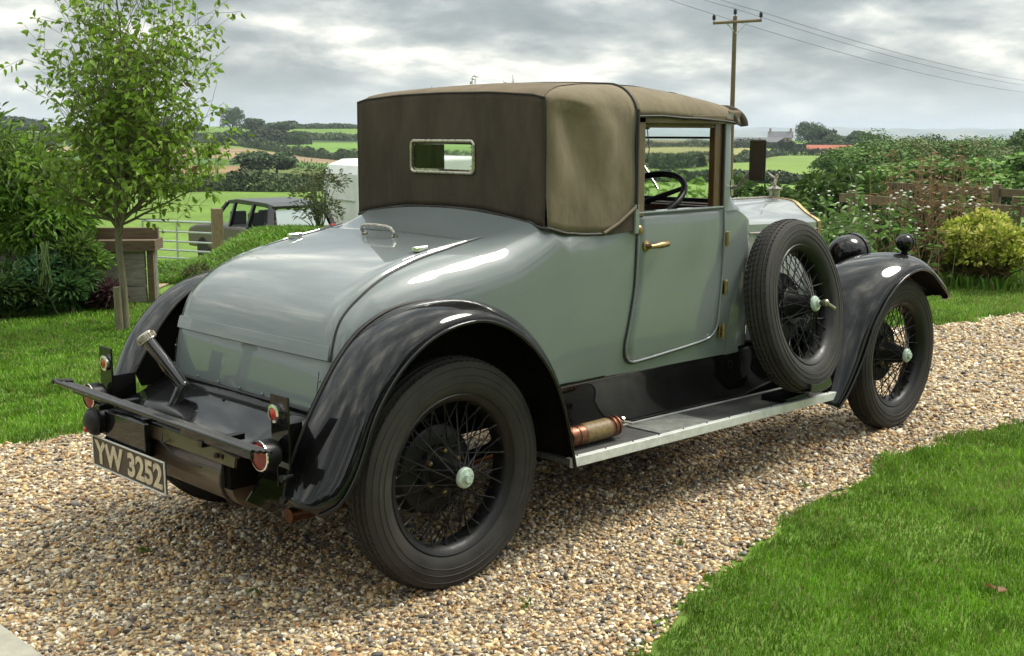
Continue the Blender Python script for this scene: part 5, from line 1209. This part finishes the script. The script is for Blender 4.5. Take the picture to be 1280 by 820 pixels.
# ---- right hand border plants and fence ----------------------------------------------------
t = empty('timber_fence', pol(23, 15.5)+(0,), 'weathered post and rail fence behind the yellow green bush', 'fence')
fa = Vector((*pol(17.5, 14.6), -.1)); fb = Vector((*pol(29.5, 18.0), -.2)); o0 = Vector(t.location)
for h0, h1, mt in ((.82, .30, 'post'), (.50, .15, 'post')):
    pass
for k_, hz in enumerate((.42, .80)):
    q = MB(); a_ = fa+Vector((0, 0, hz))-o0; b_ = fb+Vector((0, 0, hz))-o0; dd = (b_-a_); q.box((a_+b_)/2, (dd.length, .045, .13), Matrix.Rotation(math.atan2(dd.y, dd.x), 3, 'Z')); q.build('rail', M['post'], t, bevel=.006)
for f_ in (.02, .3, .62, .93): q = MB(); c_ = fa.lerp(fb, f_)-o0; q.box(c_+Vector((0, .06, .46)), (.11, .11, 1.0), Matrix.Rotation(R(20), 3, 'Z')); q.build('post', M['post'], t, bevel=.008)
t = empty('timber_fence', pol(23, 21)+(-.5,), 'darker rail fence standing farther back behind the first fence', 'fence'); o0 = Vector(t.location)
fa = Vector((*pol(16.5, 20), 0)); fb = Vector((*pol(27.6, 24), -.15))
q = MB(); a_ = fa+Vector((0, 0, .72))-o0; b_ = fb+Vector((0, 0, .60))-o0; dd = b_-a_; q.box((a_+b_)/2, (dd.length, .05, .14), Matrix.Rotation(math.atan2(dd.y, dd.x), 3, 'Z')); q.build('rail', M['plankb'], t, bevel=.006)
for f_ in (.1, .5, .92): q = MB(); c_ = fa.lerp(fb, f_)-o0; q.box(c_+Vector((0, .06, .1)), (.12, .12, 1.4)); q.build('post', M['plankb'], t, bevel=.008)
shrub('euonymus_bush', 22.7, 13.15, .74, 1.45, 9500, (.055, .03), (.34, .42, .06), 'rounded yellow green variegated bush on the lawn at the right', kind=31, nl=44, lr=.34, base=.16, alt=(.62, .60, .17), altf=.42, droop=.2, stems=40, stemm='post')
shrub('euonymus_bush', 22.9, 13.15, .36, .95, 1500, (.10, .006), (.24, .18, .08), 'dry brown stems and dead grass under the yellow green bush', 'plant', kind=32, nl=16, droop=.1, stems=30, stemm='post', z=.0)
def tallweed(name, az, r_, n_, H, spread, label, colr, cat='weed', leafs=10, lsz=(.06, .02), flower=None, lean=.12, stemc='stem', hmin=.55):
    x, y = pol(az, r_); z = float(terr(az, r_)); t = empty(name, (x, y, z), label, cat); m_ = MB(); LP_, LD_ = [], []; fm = MB()
    for k_ in range(n_):
        bx_, by_ = random.gauss(0, spread), random.gauss(0, spread); h_ = H*(hmin+(1.05-hmin)*random.random()); lx, ly = random.gauss(0, lean)*h_, random.gauss(0, lean)*h_
        pts = [Vector((bx_, by_, -.02)), Vector((bx_+lx*.3, by_+ly*.3, h_*.5)), Vector((bx_+lx, by_+ly, h_))]; m_.tube(pts, [.006, .0045, .0015], 4, cap=False)
        for j in range(leafs):
            f_ = .15+.85*random.random(); p_ = pts[0].lerp(pts[1], f_*2) if f_ < .5 else pts[1].lerp(pts[2], f_*2-1); a = random.random()*6.28; LP_.append(tuple(p_)); LD_.append((math.cos(a), math.sin(a), .35))
        if flower:
            for j in range(random.choice((0, 0, 1, 2, 3))): a = random.random()*6.28; fm.ball(pts[2]+Vector((.05*math.cos(a), .05*math.sin(a), random.uniform(-.05, .03))), flower[1]*(.7+.6*random.random()), 6, (1, 1, .45))
    m_.build('stem', M[stemc], t, smooth=60)
    if LP_:
        n = len(LP_); C_ = np.array(colr)[None]*(.55+.9*rng.random((n, 1))); leaves('foliage', np.array(LP_), np.array(LD_), lsz[0]*(.6+.8*rng.random(n)), lsz[1]*(.6+.8*rng.random(n)), C_, M['leaf'], t, droop=.7)
    if flower: fm.build('flower', mat('petal', flower[0], .6), t, smooth=60)
    return t
M['dry'] = mat('dry_stem', (.24, .155, .075), .85, var=.35, vscale=30)
W_ = (.75, .74, .66)
tallweed('tall_weed', 29.1, 11.3, 16, 1.22, .16, 'tall leafy green plant with pale stems right of the bonnet', (0.135, 0.23, 0.061), leafs=16, lsz=(.10, .045), flower=(W_, .012))
tallweed('tall_weed', 27.9, 12.2, 22, 1.0, .26, 'mid green leafy weeds with white flowers behind the headlamp', (0.121, 0.23, 0.047), leafs=16, lsz=(.10, .04), flower=(W_, .015))
tallweed('tall_weed', 30.6, 12.6, 24, .95, .3, 'green weeds with small white flowers behind the radiator cap', (0.108, 0.216, 0.041), leafs=14, lsz=(.085, .035), flower=(W_, .015))
tallweed('tall_weed', 33.0, 12.4, 26, .98, .30, 'white flowering weeds behind the wing mirror', (0.108, 0.209, 0.041), leafs=14, lsz=(.08, .03), flower=(W_, .017))
tallweed('tall_weed', 35.0, 11.8, 18, .90, .25, 'weeds with white flowers behind the windscreen post', (0.115, 0.216, 0.047), leafs=14, lsz=(.08, .03), flower=(W_, .014))
tallweed('tall_weed', 26.4, 13.2, 34, .92, .30, 'leafy weeds with white daisies behind the front wing', (0.108, 0.189, 0.041), leafs=11, lsz=(.09, .03), flower=(W_, .018))
tallweed('dry_weed', 25.3, 13.6, 70, 1.42, .22, 'tall dry brown weed stems left of the fence', (.24, .16, .08), leafs=9, lsz=(.09, .018), stemc='dry', lean=.10)
tallweed('dry_weed', 26.2, 13.0, 60, .85, .34, 'lower tangle of dead brown stems behind the wing lamp', (.22, .15, .07), leafs=9, lsz=(.10, .016), stemc='dry', lean=.25)
tallweed('dry_weed', 24.2, 13.9, 46, 1.0, .22, 'thin dry stems with daisies between the brown weeds and the fence post', (.20, .17, .07), leafs=9, lsz=(.08, .02), stemc='dry', flower=(W_, .018), lean=.12)
tallweed('tall_weed', 23.0, 15.2, 40, .75, .5, 'green weeds growing through the fence behind the yellow bush', (0.149, 0.257, 0.068), leafs=12, lsz=(.10, .03), lean=.2)
tallweed('tall_weed', 37.2, 10.5, 26, 1.28, .22, 'tall lime green weeds seen through the cab window', (0.162, 0.297, 0.047), leafs=20, lsz=(.12, .035), lean=.10)
tallweed('tall_weed', 39.0, 10.8, 26, 1.22, .25, 'lime green weeds seen left in the cab window behind the steering wheel', (0.162, 0.297, 0.047), leafs=20, lsz=(.12, .035), lean=.10)
tallweed('tall_sapling', 45.75, 9.2, 9, 1.93, .17, 'thin sprigs of a tall plant poking up behind the roof', (.07, .11, .03), 'plant', leafs=60, lsz=(.035, .016), lean=.02, hmin=.97)
for k_, (a, r_, H, Wd, c_, lb) in enumerate(((28.2, 13.2, .72, 1.3, (0.072, 0.13, 0.033), 'green leafy shrub behind the headlamp'), (31.2, 13.8, .70, 1.5, (0.078, 0.143, 0.033), 'low leafy shrub behind the bonnet'), (34.2, 13.6, .70, 1.5, (0.078, 0.156, 0.033), 'low leafy shrub behind the windscreen post'),
        (26.0, 14.2, .78, 1.3, (.06, .09, .03), 'dark green shrub behind the dry brown weeds'), (38, 13, .75, 1.8, (0.091, 0.182, 0.033), 'leafy shrub seen through the cab window'), (29.6, 24, 1.5, 2.6, (0.065, 0.117, 0.026), 'dark bush in the rough meadow behind the tall leafy plant'), (33.4, 26, 1.3, 2.4, (0.065, 0.124, 0.026), 'round bush in the rough meadow behind the wing mirror'))):
    shrub('border_shrub', a, r_, H, Wd, 2600, (.075, .035) if r_ < 20 else (.14, .07), c_, lb, group='shrubs behind the lawn on the right', kind=40+k_, nl=20, lr=.4)
# garden trees behind the viewer, seen only in the paintwork
bp_, bd_ = [], []
for k_, a in enumerate(range(165, 320, 13)):
    rr0 = 15+2.5*math.sin(k_*2.1); P, D, i = lobes(3600, 3.2, 3.2, 3.6, 22, .42, seed=60+k_); x, y = pol(a, rr0); hgt = .75+.2*math.sin(k_*1.7)
    P = P*np.array([1, 1, hgt]); P[:, 2] += 4.2*hgt; P[:, 0] += x; P[:, 1] += y; bp_.append(P); bd_.append(D)
P = np.concatenate(bp_); D = np.concatenate(bd_); o = cards('garden_tree_belt', P, D, .26, np.array((.05, .07, .035))[None]*(.6+.8*rng.random((len(P), 1))), M['leaff']); o['kind'] = 'stuff'; o['label'] = 'belt of garden trees on the near side, out of the frame'
# haze
zt_ = 130
q = MB(); q.box((0, 0, (zt_-60)/2), (31500, 31500, zt_+60)); hz = q.build('haze', None); hz['kind'] = 'stuff'
hm = bpy.data.materials.new('haze'); hm.use_nodes = True; hm.node_tree.nodes.clear(); pv = hm.node_tree.nodes.new('ShaderNodeVolumePrincipled'); ho = hm.node_tree.nodes.new('ShaderNodeOutputMaterial')
pv.inputs['Color'].default_value = (.78, .88, 1, 1); pv.inputs['Density'].default_value = .00012; pv.inputs['Anisotropy'].default_value = .2
hm.node_tree.links.new(pv.outputs[0], ho.inputs['Volume']); hz.data.materials.clear(); hz.data.materials.append(hm)

lf = Vector((1.225, -2.132, .035))
o = leaves('fallen_leaf', np.array([(0, 0, 0.), (.004, .012, .006)]), np.array([(1., -.3, .1), (.6, .9, .1)]), .055, .034, np.array([(.20, .09, .03), (.16, .08, .03)]), M['leaf'], None, droop=.1); o.location = lf
tag(o, 'curled brown fallen leaf lying on the lawn at the right', 'leaf')
